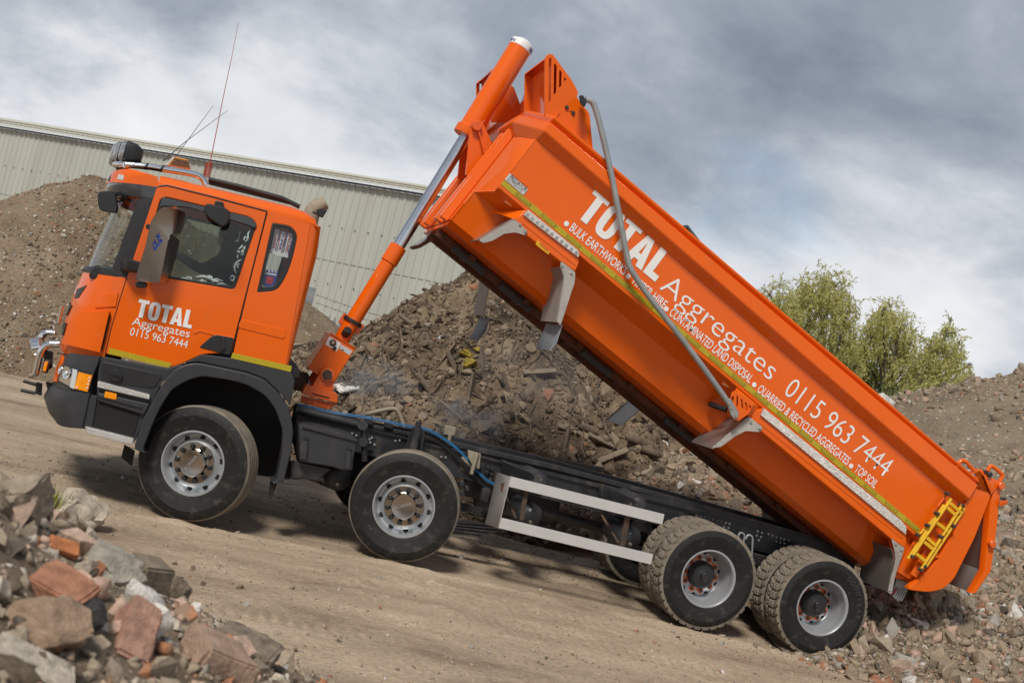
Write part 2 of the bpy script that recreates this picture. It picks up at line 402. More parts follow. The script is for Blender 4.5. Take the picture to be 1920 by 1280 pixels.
# --- cab: front corner, windscreen, header
c_rows = [corner(a, b) for a, b in (((237, 521), (146, 505)), ((229, 545), (134, 533)), ((222, 570), (121, 566)), ((210, 610), (109, 606)), ((198, 660), (101, 650)), ((196, 668), (104, 660)))]
cab = loft('cab_front', c_rows, ORANGE, TR)
g_rows = [corner(a, b) for a, b in (((289, 368), (205, 385)), ((263, 444), (175, 447)), ((238, 520), (149, 508)))]
PI_ = 2
loft('front_pillar', g_rows, BLACK, TR, 0, PI_+1, th=.03)
loft('front_pillar', g_rows, BLACK, TR, 28-PI_, None, th=.03)
ws = loft('windscreen', g_rows, GLASS_W, TR, PI_, 28-PI_+1)
bv_ws = bvh_of(ws)
sill = [corner(a, b) for a, b in (((241, 509), (152, 497)), ((240, 514), (142, 503)), ((237, 522), (143, 507)))]
loft('windscreen_sill', sill, BLACK, TR, th=.03)
bvc = bvh_of(cab)
v_rows = [corner(a, b, 3.0) for a, b in (((297, 332), (222, 315)), ((295, 334), (205, 319)), ((296, 340), (197, 330)), ((297, 351), (191, 343)))]
loft('sun_visor', v_rows, ORANGE, TR, caps=False, th=.01)
w_rows = [corner(a, b, 3.0) for a, b in (((297, 351), (192, 343)), ((296, 356), (188, 356)), ((290, 366), (196, 372)), ((286, 371), (210, 374)))]
loft('visor_underside', w_rows, SMOKE, TR, th=.01)
vis = bvh_of(bpy.data.objects['sun_visor'])
patch('badge', [(223, 327), (233, 329), (231, 338), (220, 336)], vis, .004, STICK, TR, 3, 2, .004)
patch('badge', [(205, 326), (209, 326), (206, 340), (203, 340)], vis, .004, INK, TR, 2, 2, .004)
# dark openings, badges and deflector on the front corner
patch('corner_deflector', [(146, 588), (207, 583), (189, 660), (126, 645)], bvc, .05, ORANGE, TR, 10, 8, .07)
patch('corner_pressing', [(178, 556), (222, 549), (217, 574), (180, 577)], bvc, .012, ORANGE, TR, 6, 4, .02)
patch('deflector_slot', [(204, 596), (208, 590), (193, 655), (187, 657)], bvc, .026, DARK, TR, 3, 8, .02)
patch('air_inlet', [(146, 542), (163, 535), (148, 558), (140, 559)], bvc, .006, BLACK, TR, 4, 3, .012)
patch('badge', [(131, 529), (139, 531), (134, 549), (127, 546)], bvc, .006, STICK, TR, 3, 3, .006)
patch('badge_panel', [(120, 563), (136, 573), (127, 592), (118, 584)], bvc, .012, BLACK, TR, 3, 3, .02)
patch('badge_panel', [(113, 602), (126, 606), (120, 629), (113, 622)], bvc, .012, BLACK, TR, 3, 3, .02)
tube('grille_trim', [P(117, 573, .62), P(113, 590, .62), P(110, 606, .62)], .018, CHROME, TR, 8)
# --- cab side: door with window opening, rear quarter with window opening
door_out = [(294, 351), (312, 349), (500, 397), (433, 660), (377, 664), (347, 679), (322, 689), (198, 663), (210, 610), (238, 520)]
win_hole = fillet([(302, 367), (470, 407), (482, 420), (440, 543), (262, 513)], [14, 14, 10, 8, 6])
pts_d = fillet(door_out, [8, 6, 3, 2, 12, 14, 12, 3, 2, 2])
door = plate('door', pts_d, YC-.004, .045, ORANGE, TR, holes=[win_hole], bev=.007)
ring_in = fillet([(307, 374), (466, 412), (475, 421), (435, 537), (268, 509)], [12, 12, 8, 6, 6])
plate('window_frame', win_hole, YC+.004, .03, BLACK, door, holes=[ring_in], bev=.004)
plate('side_window', ring_in, YC+.02, .005, GLASS, door, bev=0)
plate('wind_deflector', fillet([(304, 369), (470, 407), (482, 420), (479, 428), (462, 421), (352, 388), (302, 386), (297, 395)], 5), YC-.022, .012, SMOKE, door, bev=.004)
plate('door_crease', fillet([(360, 622), (372, 617), (440, 633), (438, 638), (374, 622), (364, 627)], 3), YC-.01, .008, ORANGE, door, bev=.004)
hr = fillet([(373, 651), (397, 630), (406, 627), (439, 633), (431, 666)], [4, 6, 6, 4, 3])
dh = plate('door_handle', hr, YC-.012, .02, BLACK, door, bev=.006)
plate('handle_grip', fillet([(416, 633), (420, 633), (424, 653), (413, 660)], 3), YC-.03, .02, BLACK, door, bev=.006)
quarter = [(502, 398), (583, 419), (535, 693), (437, 664), (453, 590)]
qh = fillet([(511, 418), (546, 424), (558, 440), (550, 480), (538, 515), (520, 545), (482, 548)], [3, 12, 10, 20, 20, 14, 3])
qi = fillet([(517, 424), (541, 428), (551, 441), (544, 476), (532, 508), (515, 537), (490, 538)], [4, 10, 8, 16, 16, 10, 4])
qp = plate('quarter_panel', quarter, YC, .04, ORANGE, TR, holes=[qh], bev=.007, r=.015)
plate('window_frame', qh, YC+.0, .03, BLACK, qp, holes=[qi], bev=.004)
plate('quarter_window', qi, YC+.02, .005, GLASS_C, qp, bev=0)
# pressings on the side
plate('side_pressing', fillet([(452, 598), (536, 618), (534, 636), (446, 614)], 5), YC-.007, .01, ORANGE, qp, bev=.006)
# rear cab corner and back wall
rx = P(600, 440, YC).x
fold_t, fold_b = P(583, 419, YC), P(535, 693, YC)
rws = []
for z in np.linspace(fold_b.z, fold_t.z, 6):
    xs = fold_b.x+(fold_t.x-fold_b.x)*(z-fold_b.z)/(fold_t.z-fold_b.z)
    xr = rx+ (0.03 if z < fold_t.z-.2 else 0)
    row = [Vector((xs+(xr-xs)*math.sin(a), YC+.16*(1-math.cos(a)), z)) for a in np.linspace(0, math.pi/2, 7)]
    rws.append(row+[Vector((p.x, 2.44-p.y, p.z)) for p in row[::-1]])
loft('cab_back', rws, ORANGE, TR)
# far side of the cab
for o in [x for x in list(TR.children) if x.name.split('.')[0] in ('door', 'quarter_panel')]:
    m_ = mirror(o)
    for ch in list(o.children):
        if ch.name.split('.')[0] in ('side_window', 'quarter_window', 'window_frame'): mirror(ch, m_)
# roof: shell from gutter to gutter
sec = [(0, 0), (.0, .045), (.03, .085), (.10, .115), (.35, .14), (1.19, .155)]
gx0, gx1 = P(294, 351, YC), P(583, 419, YC)
rows = []
for t, dz, dx in ((0, 1, .0), (.15, 1, 0), (.5, 1, 0), (.85, 1, 0), (.94, .9, .0), (1, .55, .03), (1, .0, .08)):
    b0 = gx0.lerp(gx1, t)+Vector((dx, 0, 0)); r_ = [Vector((b0.x, YC+a, b0.z+c*dz-(0.0 if dz else .03))) for a, c in sec]
    rows.append(r_+[Vector((p.x, 2.44-p.y, p.z)) for p in r_[-2::-1]])
loft('cab_roof', rows, ORANGE, TR, sm=60)
tube('roof_gutter', [P(296, 349, YC-.006), P(313, 347, YC-.006), P(400, 369, YC-.006), P(501, 396, YC-.006)], .006, BLACK, TR, 6)
box('cab_floor', P(395, 640, 1.22)+Vector((0, 0, -.05)), (1.75, 2.3, .08), DARK, TR)
hull('engine_hump', [P(x, y, Y) for Y in (.8, 1.6) for x, y in ((250, 640), (480, 690), (480, 600), (250, 560))], DARK, TR)
hull('dashboard', [P(x, y, Y) for Y in (.12, 2.3) for x, y in ((165, 520), (250, 545), (250, 510), (225, 500), (175, 497))], BLACK, TR, bev=.02)
hull('rear_bunk_wall', [P(x, y, Y) for Y in (1.9, 2.3) for x, y in ((470, 420), (482, 420), (450, 560), (438, 560))], BLACK, TR)
# seats
def seat(Y):
    s = box('seat', P(385, 575, Y), (.5, .5, .16), CLOTH, TR, .05)
    back = hull('backrest', [P(x, y, Y+dy) for dy in (-.24, .24) for x, y in ((425, 575), (446, 580), (462, 465), (446, 450), (436, 458))], CLOTH, s, .04)
    hull('headrest', [P(x, y, Y+dy) for dy in (-.15, .15) for x, y in ((446, 460), (463, 464), (468, 430), (452, 428))], CLOTH, s, .04)
seat(.62); seat(1.82)
V, F = [], []
ring = [Vector((.23*math.cos(a), .23*math.sin(a), 0)) for a in np.linspace(0, 2*math.pi, 33)]
qd = Quaternion((0, 1, 0), math.radians(-55)); wc = P(300, 500, 1.82)
tube('steering_wheel', [qd @ p + wc for p in ring], .016, BLACK, TR, 8)
# pennants hanging in the quarter window
def Qp(x, y, Y=YC+.045): return P(470+x/6.4, 360+y/6.4, Y)
for (a, b, c, d), tx, tm, em in (((285, 440), (355, 462), (300, 700), (232, 690)), 'SCANIA', INKR, INKB), (((365, 470), (430, 485), (375, 725), (308, 712)), 'SUPER', INKB, INKR), (((440, 487), (520, 510), (455, 742), (385, 728)), 'ENGLAND', INKR, INKB):
    pn = prism('pennant', [Qp(*a), Qp(*b), Qp(*c), Qp(*d)], (0, .004, 0), WHITE, TR, bev=0)
    pa, pb, pc, pd = Qp(*a, YC+.0435), Qp(*b, YC+.0435), Qp(*c, YC+.0435), Qp(*d, YC+.0435)
    for s0, s1 in ((.02, .16), (.84, .98)):
        prism('stripe', [pa.lerp(pb, s0), pa.lerp(pb, s1), pd.lerp(pc, s1), pd.lerp(pc, s0)], (0, .001, 0), em, pn, bev=0)
    mid0, mid1 = pa.lerp(pb, .32).lerp(pd.lerp(pc, .32), .06), pa.lerp(pb, .32).lerp(pd.lerp(pc, .32), .92)
    lettering(tx, mid0, mid1, (pb-pa).length*.42, (0, -1, 0), tm, pn, bold=.02, lift=.002, up=tuple((pb-pa).normalized()))
    prism('fringe', [Qp(d[0]-8, d[1]), Qp(c[0]-2, c[1]), Qp(c[0]-8, c[1]+48), Qp(d[0]-14, d[1]+46)], (0, .005, 0), WHITE, pn, bev=0)
sp = prism('shield_pennant', [Qp(170, 925), Qp(328, 952), Qp(292, 1120), Qp(200, 1150), Qp(128, 1105)], (0, .004, 0), INKB, TR, bev=0)
prism('shield_panel', [Qp(190, 1010, YC+.042), Qp(278, 1022, YC+.042), Qp(258, 1110, YC+.042), Qp(180, 1092, YC+.042)], (0, .002, 0), INKR, sp, bev=0)
prism('scroll', [Qp(172, 962, YC+.042), Qp(312, 985, YC+.042), Qp(308, 1004, YC+.042), Qp(168, 980, YC+.042)], (0, .002, 0), WHITE, sp, bev=0)
for k in range(4):
    x0 = 172+k*40; prism('trim', [Qp(x0, 930+k*6, YC+.042), Qp(x0+22, 934+k*6, YC+.042), Qp(x0+18, 952+k*6, YC+.042), Qp(x0-4, 948+k*6, YC+.042)], (0, .002, 0), WHITE, sp, bev=0)
# flame decals on the door glass
def Dz(x, y, Y=YC+.012): return P(250+x/6.095, 350+y/6.095, Y)
TRB = mat('pale_decal', (.45, .56, .53), .5)
def flame(pts, w, Y=YC+.014):
    q = catmull([Dz(*p, Y) for p in pts], 4); n = len(q); L, R = [], []
    for i, p in enumerate(q):
        t = (q[min(i+1, n-1)]-q[max(i-1, 0)]).normalized(); s = Vector((t.z, 0, -t.x))*w*math.sin(math.pi*(.08+.92*i/(n-1)))/1
        L.append(p+s); R.append(p-s)
    return [tuple(v) for v in L+R], [(i, i+1, n+i+1, n+i) for i in range(n-1)]
fl = [flame(p, w) for p, w in (([(515, 1055), (570, 1040), (640, 1060), (690, 1075), (720, 1085)], .006), ([(600, 1040), (630, 1030), (660, 1040), (650, 1058), (620, 1055)], .005),
    ([(715, 1030), (780, 1020), (850, 1030), (900, 1060), (960, 1055), (1040, 1085)], .009), ([(830, 1020), (880, 1020), (900, 1045), (860, 1060)], .007), ([(640, 1080), (720, 1085), (790, 1070), (840, 1085)], .006),
    ([(750, 1075), (790, 1060), (800, 1080), (770, 1090)], .005), ([(900, 1085), (950, 1075), (1000, 1100), (1085, 1122)], .007), ([(950, 1090), (985, 1090), (985, 1108), (950, 1108)], .005),
    ([(1340, 490), (1310, 540), (1310, 590), (1270, 640)], .007), ([(1310, 610), (1280, 570), (1265, 600), (1285, 620)], .005), ([(1310, 610), (1300, 680), (1250, 730), (1190, 790), (1200, 830)], .008),
    ([(1195, 720), (1240, 680), (1250, 660)], .006), ([(1285, 680), (1260, 700), (1270, 730), (1295, 720)], .005), ([(1200, 790), (1215, 760), (1235, 750), (1225, 780)], .007), ([(1235, 830), (1175, 870), (1155, 930), (1180, 1010)], .009),
    ([(1175, 740), (1210, 740), (1200, 780), (1180, 780)], .006), ([(1220, 880), (1190, 890), (1200, 925), (1220, 905)], .006), ([(1220, 905), (1215, 940), (1180, 970)], .006), ([(1250, 740), (1260, 760), (1240, 790)], .005),
    ([(1105, 1040), (1130, 1015), (1158, 1040), (1130, 1072), (1105, 1045)], .007), ([(735, 275), (755, 258), (775, 270), (760, 285), (745, 280), (770, 295)], .004))]
for v_, f_ in fl: ob('window_decal', mesh('window_decal', v_, f_), TRB, door)
# mirrors
def Mz(x, y, Y): return P(250+x/6.095, 350+y/6.095, Y)
mg_l = [(330, 235), (430, 235), (470, 250), (420, 545), (395, 610), (300, 1095), (100, 1085), (25, 1065), (40, 990), (130, 700), (200, 400), (260, 300)]
mg_m = [(470, 250), (520, 265), (500, 400), (470, 535), (420, 545)]
mg_m2 = [(395, 600), (420, 550), (470, 575), (440, 700), (350, 1105), (300, 1095)]
mg_r = [(520, 265), (580, 290), (605, 330), (600, 400), (545, 500), (520, 530), (470, 535), (500, 400)]
mg_r2 = [(470, 575), (500, 590), (525, 630), (500, 720), (440, 920), (390, 1060), (350, 1105), (440, 700)]
def mY(x, y):   # bends towards the cab along its rear part
    e = (x-(430-.17*(y-235)))/6.095; return -.26-(y-650)*-.00009+(max(0, e)*.0040 + max(0, e)**2*.00030)
V, F = [], []
for pl in (mg_l, mg_m, mg_m2, mg_r, mg_r2):
    k = len(V); V += [tuple(Mz(x, y, mY(x, y))) for x, y in pl]; F.append(tuple(range(k, k+len(pl))))
bm = bmesh.new(); bm.from_mesh(mesh('g', V, F)); bmesh.ops.remove_doubles(bm, verts=bm.verts[:], dist=.002)
bmesh.ops.triangulate(bm, faces=bm.faces[:]); bmesh.ops.recalc_face_normals(bm, faces=bm.faces[:]); bmesh.ops.solidify(bm, geom=bm.faces[:], thickness=.006)
mgd = ob('mirror_guard', from_bm('mirror_guard', bm, 60), STEEL, TR)
em = [flame(p, w, -.275) for p, w in (([(270, 540), (280, 570), (262, 560)], .006), ([(300, 530), (290, 570), (315, 560)], .006), ([(255, 560), (290, 585), (320, 565)], .006), ([(240, 600), (250, 630), (235, 660), (220, 640)], .006),
    ([(280, 590), (300, 620), (325, 610), (310, 640), (280, 630)], .008), ([(225, 660), (240, 700), (245, 725), (270, 690), (300, 660), (310, 630)], .006), ([(245, 620), (260, 650), (280, 660), (260, 680)], .007))]
for v_, f_ in em: ob('etched_emblem', mesh('etched_emblem', v_, f_), INKB, mgd)
hull('mirror_housing', [Mz(x, y, Y) for Y in (-.14, -.03) for x, y in ((260, 380), (380, 300), (400, 340), (300, 1000), (140, 1000), (130, 880))], BLACK, TR, .02)
hull('mirror_knob', [Mz(x, y, Y) for Y in (-.2, -.12) for x, y in ((20, 1090), (60, 1078), (165, 1098), (168, 1130), (140, 1160), (50, 1158), (20, 1135))], BLACK, TR, .012)
hull('mirror_knob', [Mz(x, y, Y) for Y in (-.2, -.12) for x, y in ((135, 440), (170, 420), (200, 430), (195, 490), (150, 490))], BLACK, TR, .012)
hull('mirror_arm', [P(x, y, Y) for Y, q in ((YC+.02, ((226, 485), (262, 492), (254, 512), (224, 508))), (-.14, ((240, 484), (268, 492), (262, 510), (238, 506)))) for x, y in q], BLACK, TR, .012)
def blob_box(name, pts, y0, y1, mt, parent, inset=.85, bev=.02):
    f = [P(x, y, y0) for x, y in pts]; c = sum(f, Vector())/len(f); b = [(c+(p-c)*inset)+Vector((0, y1-y0, 0)) for p in f]
    return hull(name, f+b, mt, parent, bev)
km = blob_box('kerb_mirror', [(384, 383), (390, 381), (422, 389), (431, 396), (432, 404), (429, 418), (421, 425), (414, 425), (390, 408), (382, 398)], -.30, -.12, BLACK, TR, .9)
plate('bracket', fillet([(404, 375), (420, 379), (419, 391), (401, 385)], 4), -.04, .07, BLACK, km, bev=.008)
fm = blob_box('front_mirror', [(182, 365), (186, 359), (212, 357), (217, 364), (221, 389), (219, 399), (214, 400), (191, 396), (184, 388)], .08, .24, BLACK, TR, .9)
tube('bracket', [P(216, 375, .2), P(228, 376, .2), P(233, 368, .25), P(234, 356, .3)], .012, BLACK, fm, 8, n=3)
# --- cab lettering and tape
N_ = (0, -1, 0)
pl = YC-.004
heavy_total(P(253.5, 593, pl), P(358.5, 616, pl), .162, N_, WHITE, door)
lettering('Aggregates', P(246.8, 608.5, pl), P(354.5, 632.8, pl), .073, N_, WHITE, door, lift=.004)
lettering('0115 963 7444', P(242.8, 627.8, pl), P(350.5, 652.5, pl), .070, N_, WHITE, door, lift=.004)
plate('reflective_tape', [(205, 652), (323, 681), (316, 689), (203, 663)], pl-.004, .004, TAPE, door, bev=0)
plate('reflective_tape', [(436, 661), (547, 686), (545, 697), (433, 671)], YC-.004, .004, TAPE, qp, bev=0)
tube('door_seam', [P(500, 397, YC-.002), P(465, 537, YC-.002), P(453, 590, YC-.002), P(434, 662, YC-.002)], .004, INK, TR, 5)
tube('door_seam', [P(237.5, 520, YC-.003), P(222, 570, YC-.003), P(208, 617, YC-.003), P(197, 664, YC-.003)], .004, INK, TR, 5)
# --- dark lower cab
l_rows = [corner(a, b, y0=.01) for a, b in (((188, 668), (118, 657)), ((184, 681), (110, 672)), ((176, 699), (105, 688)), ((167, 738), (95, 718)))]
lamp_panel = loft('lamp_panel', l_rows, GREY, TR, th=-.02)
bvl = bvh_of(lamp_panel)
b_rows = [corner(a, b, 2.4, y0=.0) for a, b in (((170, 737), (92, 720)), ((167, 742), (84, 727)), ((163, 765), (74, 746)), ((158, 787), (84, 770)), ((154, 803), (100, 786)))]
bump = loft('bumper', b_rows, GREY, TR, th=-.02)
hull('bumper_end', [P(x, y, Y) for Y in (.0, .3) for x, y in ((166, 739), (183, 742), (172, 806), (154, 803))], GREY, TR, .006)
hl = patch('headlight', [(113, 681), (176, 700), (167, 738), (107, 713)], bvl, .012, BLACK, TR, 10, 5, .02)
patch('lens', [(115, 684), (145, 693), (138, 727), (109, 711)], bvl, .018, CHROME, hl, 6, 4, .01)
patch('reflector', [(119, 688), (129, 691), (125, 711), (113, 706)], bvl, .024, GLASS_C, hl, 4, 4, .006)
patch('divider', [(140, 692), (148, 694), (141, 729), (134, 726)], bvl, .022, STICK, hl, 3, 4, .008)
patch('indicator', [(149, 697), (174, 703), (165, 734), (141, 728)], bvl, .02, AMBER, hl, 5, 4, .012)
for a, b, r_ in ((130, 699, .052), (119, 694, .04)):
    h, n = cast(a, b, bvl); V, F = lathe_geo([(r_, .0), (r_*1.05, .012), (r_*.8, .010), (r_*.35, -.004), (r_*.3, .008), (0, .010)], 20, 'Z'); ob('reflector', mesh('reflector', along(V, h+n*.022, h+n*.05), F, 40), CHROME, hl)
    cyl('bright_spot', h+n*.024, h+n*.036, r_*.28, WHITE, hl, 12)  # white disc painted in for a bright spot in the headlight
for a, b in ((169, 708), (168, 714), (166, 720), (164, 727), (146, 726)):
    h, n = cast(a, b, bvl); cyl('led', h+n*.018, h+n*.027, .008, WHITE, hl, 8)
patch('orange_trim', [(116, 664), (121, 668), (109, 716), (102, 715)], bvl, .02, ORANGE, TR, 3, 6, .03)
# step module
plate('step_module', fillet([(186, 667), (312, 691), (345, 681), (322, 706), (304, 715), (287, 752), (268, 790), (254, 826), (167, 806), (181, 742)], 3), .02, .08, GREY, TR, bev=.006)
plate('step_recess', fillet([(191, 677), (306, 702), (290, 728), (188, 716)], 8), .012, .02, BLACK, TR, bev=.006)
plate('step_recess', fillet([(182, 752), (263, 775), (250, 823), (170, 803)], 4), .013, .02, DARK, TR, bev=.006)
plate('step_bar', fillet([(183, 735), (281, 757), (270, 778), (182, 751)], 4), -.015, .05, GREY, TR, bev=.012)
plate('step_trim', fillet([(184, 739), (268, 762), (266, 768), (184, 746)], 2), -.022, .02, BLACK, TR, bev=.006)
plate('upper_step', fillet([(183, 714), (281, 740), (280, 749), (182, 726)], 2), -.04, .16, CHEQ_B, TR, bev=.006)
plate('lower_step', fillet([(159, 799), (251, 822), (249, 833), (240, 832), (164, 813)], 3), -.05, .22, CHEQ_B, TR, bev=.006)
plate('side_marker', fillet([(197, 733), (219, 738), (218, 750), (195, 745)], 2), -.03, .02, AMBER, TR, bev=.006)
fc = P(217, 703, .0); fcp = cyl('filler_cap', fc, fc+Vector((0, -.02, 0)), .055, BLACK, TR, 24)
box('cap_grip', fc+Vector((0, -.026, 0)), (.075, .014, .014), BLACK, fcp, .004)
# wheel arch
outer = [(250, 842), (268, 786), (288, 748), (309, 712), (330, 690), (352, 682), (372, 680), (463, 699), (497, 712), (523, 737), (543, 767), (550, 805), (547, 842), (531, 907)]
inner = [(517, 905), (528, 848), (530, 807), (516, 766), (497, 741), (463, 721), (427, 712), (380, 705), (353, 712), (322, 730), (299, 766), (285, 797), (266, 846)]
plate('wheel_arch', fillet(outer, 10)+fillet(inner, 10), -.03, .34, GREY, TR, bev=.012)
plate('arch_cover', fillet([(346, 680), (377, 664), (433, 671), (546, 697), (553, 712), (545, 760), (523, 735), (497, 710), (463, 697), (372, 678)], 4), .03, .1, GREY, TR, bev=.008)
plate('arch_clip', fillet([(428, 693), (454, 699), (454, 717), (426, 711)], 2), -.04, .03, GREY, TR, bev=.006)
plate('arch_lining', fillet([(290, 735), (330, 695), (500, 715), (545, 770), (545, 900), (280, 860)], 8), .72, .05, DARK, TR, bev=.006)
plate('arch_lining', fillet(inner[::-1], 10)+[(400, 700)], .31, .02, DARK, TR, bev=0) if 0 else None
plate('mudflap', [(509, 903), (520, 905), (510, 934), (506, 933)], .02, .3, RUBBER, TR, bev=.004)
plate('mudflap', [(233, 833), (253, 845), (247, 874), (227, 857)], .25, .02, RUBBER, TR, bev=.004)
# front furniture: bull bar, towing bracket, lamp
tube('bull_bar', [P(111, 645, .45), P(92, 645, .45), P(80, 654, .45), P(74, 668, .45), P(70, 686, .45), P(65, 703, .45)], .032, CHROME, TR, 12, n=4)
tube('bull_bar', [P(103, 625, .9), P(87, 624, .9), P(78, 632, .9), P(68, 660, .9)], .032, CHROME, TR, 12, n=4)
tube('bull_bar', [P(66, 700, .45), P(66, 692, .8), P(70, 690, 1.3), P(88, 688, 2.0)], .03, CHROME, TR, 10)
sl = cyl('driving_lamp', P(80, 650, .75), P(62, 654, .75), .10, CHROME, TR, 24)
hull('lamp_bracket', [P(x, y, Y) for Y in (.5, .6) for x, y in ((84, 655), (100, 660), (98, 690), (80, 698))], BLACK, TR)
fl_ = hull('hazard_lamp', [P(x, y, Y) for Y in (.40, .48) for x, y in ((83, 673), (95, 675), (90, 700), (77, 697))], GREY, TR, .006)
hull('lens', [P(x, y, Y) for Y in (.37, .41) for x, y in ((84.5, 677), (91, 678), (86, 697), (79, 696))], AMBER, fl_, .006)
tw = hull('towing_bracket', [P(x, y, Y) for Y in (.55, .66) for x, y in ((68, 716), (80, 718), (78, 742), (66, 738))], BLACK, TR, .006)
for q in (((44, 714), (68, 721)), ((39, 731), (66, 737))):
    cyl('tow_pin', P(*q[0], .6), P(*q[1], .6), .016, BLACK, tw, 10)
hull('front_underrun', [P(x, y, Y) for Y in (.5, 2.0) for x, y in ((85, 715), (150, 728), (150, 775), (100, 770))], BLACK, TR, .01)
# --- roof furniture
tube('roof_bar', [P(236, 309, .2), P(277, 312.5, .2), P(306, 317, .2), P(356, 325, .2), P(373, 330, .2), P(382, 338, .2), P(386, 347, .2)], .030, CHROME, TR, 14, n=4)
tube('roof_bar', [P(236, 309, .2), P(222, 308, .5), P(216, 309, 1.22), P(238, 320, 1.9), P(252, 325, 2.2)], .030, CHROME, TR, 12, n=5)
for q in (277, 306): 
    a = P(q, 313 if q < 300 else 317, .2); V, F = lathe_geo([(.034, -.01), (.036, 0), (.034, .01)], 16, 'Z'); ob('bar_joint', mesh('bar_joint', along(V, a+Vector((-.01, 0, .001)), a+Vector((.01, 0, -.004))), F, 50), BLACK, TR)
LENS = mat('lamp_lens', (.30, .31, .32), .12, metal=.5, coat=1, var=.4, vscale=40)
for i, (px, py, Y) in enumerate(((240, 286, .38), (229, 287, .75), (222, 290, 1.15), (220, 296, 1.6))):
    c = P(px, py, Y); s = hull('spotlight', [c+Vector((x, y, z)) for x, s_ in ((-.02, 1.0), (.06, .95), (.13, .6)) for y, z in ((-.1*s_, .07*s_), (-.07*s_, .10*s_), (.07*s_, .10*s_), (.1*s_, .07*s_), (.1*s_, -.07*s_), (.07*s_, -.10*s_), (-.07*s_, -.1*s_), (-.1*s_, -.07*s_))], BLACK, TR, .01)
    hull('lens', [c+Vector((x, y*s_, z*s_)) for x, s_ in ((-.022, .97), (-.055, .9), (-.07, .6)) for y, z in ((-.1, .07), (-.07, .1), (.07, .1), (.1, .07), (.1, -.07), (.07, -.1), (-.07, -.1), (-.1, -.07))], LENS, s, .004)
    cyl('stalk', c+Vector((.03, 0, -.18)), c+Vector((.03, 0, -.09)), .015, BLACK, s, 8)
lb = hull('beacon', [P(x, y, Y) for Y in (.38, 2.0) for x, y in ((328, 294), (353, 300), (358, 319), (314, 311))], AMBER, TR, .008)
for k in range(5):
    t = .15+.17*k; a, b = P(328-11*t*1.1, 294+16*t, .374), P(353+4*t, 300+17*t, .374); tube('lens_rib', [a, b], .004, RUST, lb, 5)
plate('end_cap', [(314, 311), (328, 294), (324, 294), (308, 310)], .40, .25, STICK, lb, bev=.004)
# aerials
def aerial(name, base, tip, Y, r, m, spring=None):
    o = tube(name, [P(*base, Y), P(*tip, Y)], r, m, TR, 6)
    return o
BAREA = mat('aerial_red', (.35, .06, .03), .5)
ae = tube('aerial', [P(394, 306, .6), P(395, 300, .6), P(416, 195, .6), P(434, 110, .6), P(447, 42, .6)], [.010, .005, .004, .003, .002], BAREA, TR, 6)
sp0, sp1 = P(387, 332, .6), P(393, 306, .6); hel = []
for i in range(121):
    t = i/120; a = t*2*math.pi*12; c = sp0.lerp(sp1, t); hel.append(c+Vector((.032*math.cos(a), .032*math.sin(a), 0)))
tube('spring', hel, .0042, BAREA, ae, 6)
tube('aerial', [P(313, 313, .9), P(330, 293, .9), P(400, 198, .9)], [.006, .004, .002], INK, TR, 6)
tube('aerial', [P(306, 302, 1.5), P(345, 268, 1.5), P(427, 207, 1.5)], [.006, .004, .002], INK, TR, 6)
rr = tube('roof_rail', [P(391, 336, .3), P(450, 350, .3), P(530, 372, .3), P(562, 388, .3)], .022, BLACK, TR, 8)
prism('rail_web', [P(391, 334, .32), P(530, 368, .32), P(560, 385, .32), P(545, 384, .32), P(391, 346, .32)], (0, .02, 0), BLACK, rr, .004)
ex = tube('air_intake', [P(575, 470, 1.5), P(580, 420, 1.5), P(586, 396, 1.5), P(596, 386, 1.5), P(611, 380, 1.5)], [.085, .085, .085, .085, .07], TAN, TR, 16)
wl_ = hull('work_lamp', [P(x, y, Y) for Y in (.5, .62) for x, y in ((593, 393), (604, 390), (614, 394), (605, 409), (595, 405))], BLACK, TR, .008)
cyl('stalk', P(586, 398, .56), P(595, 400, .56), .012, BLACK, wl_, 8)
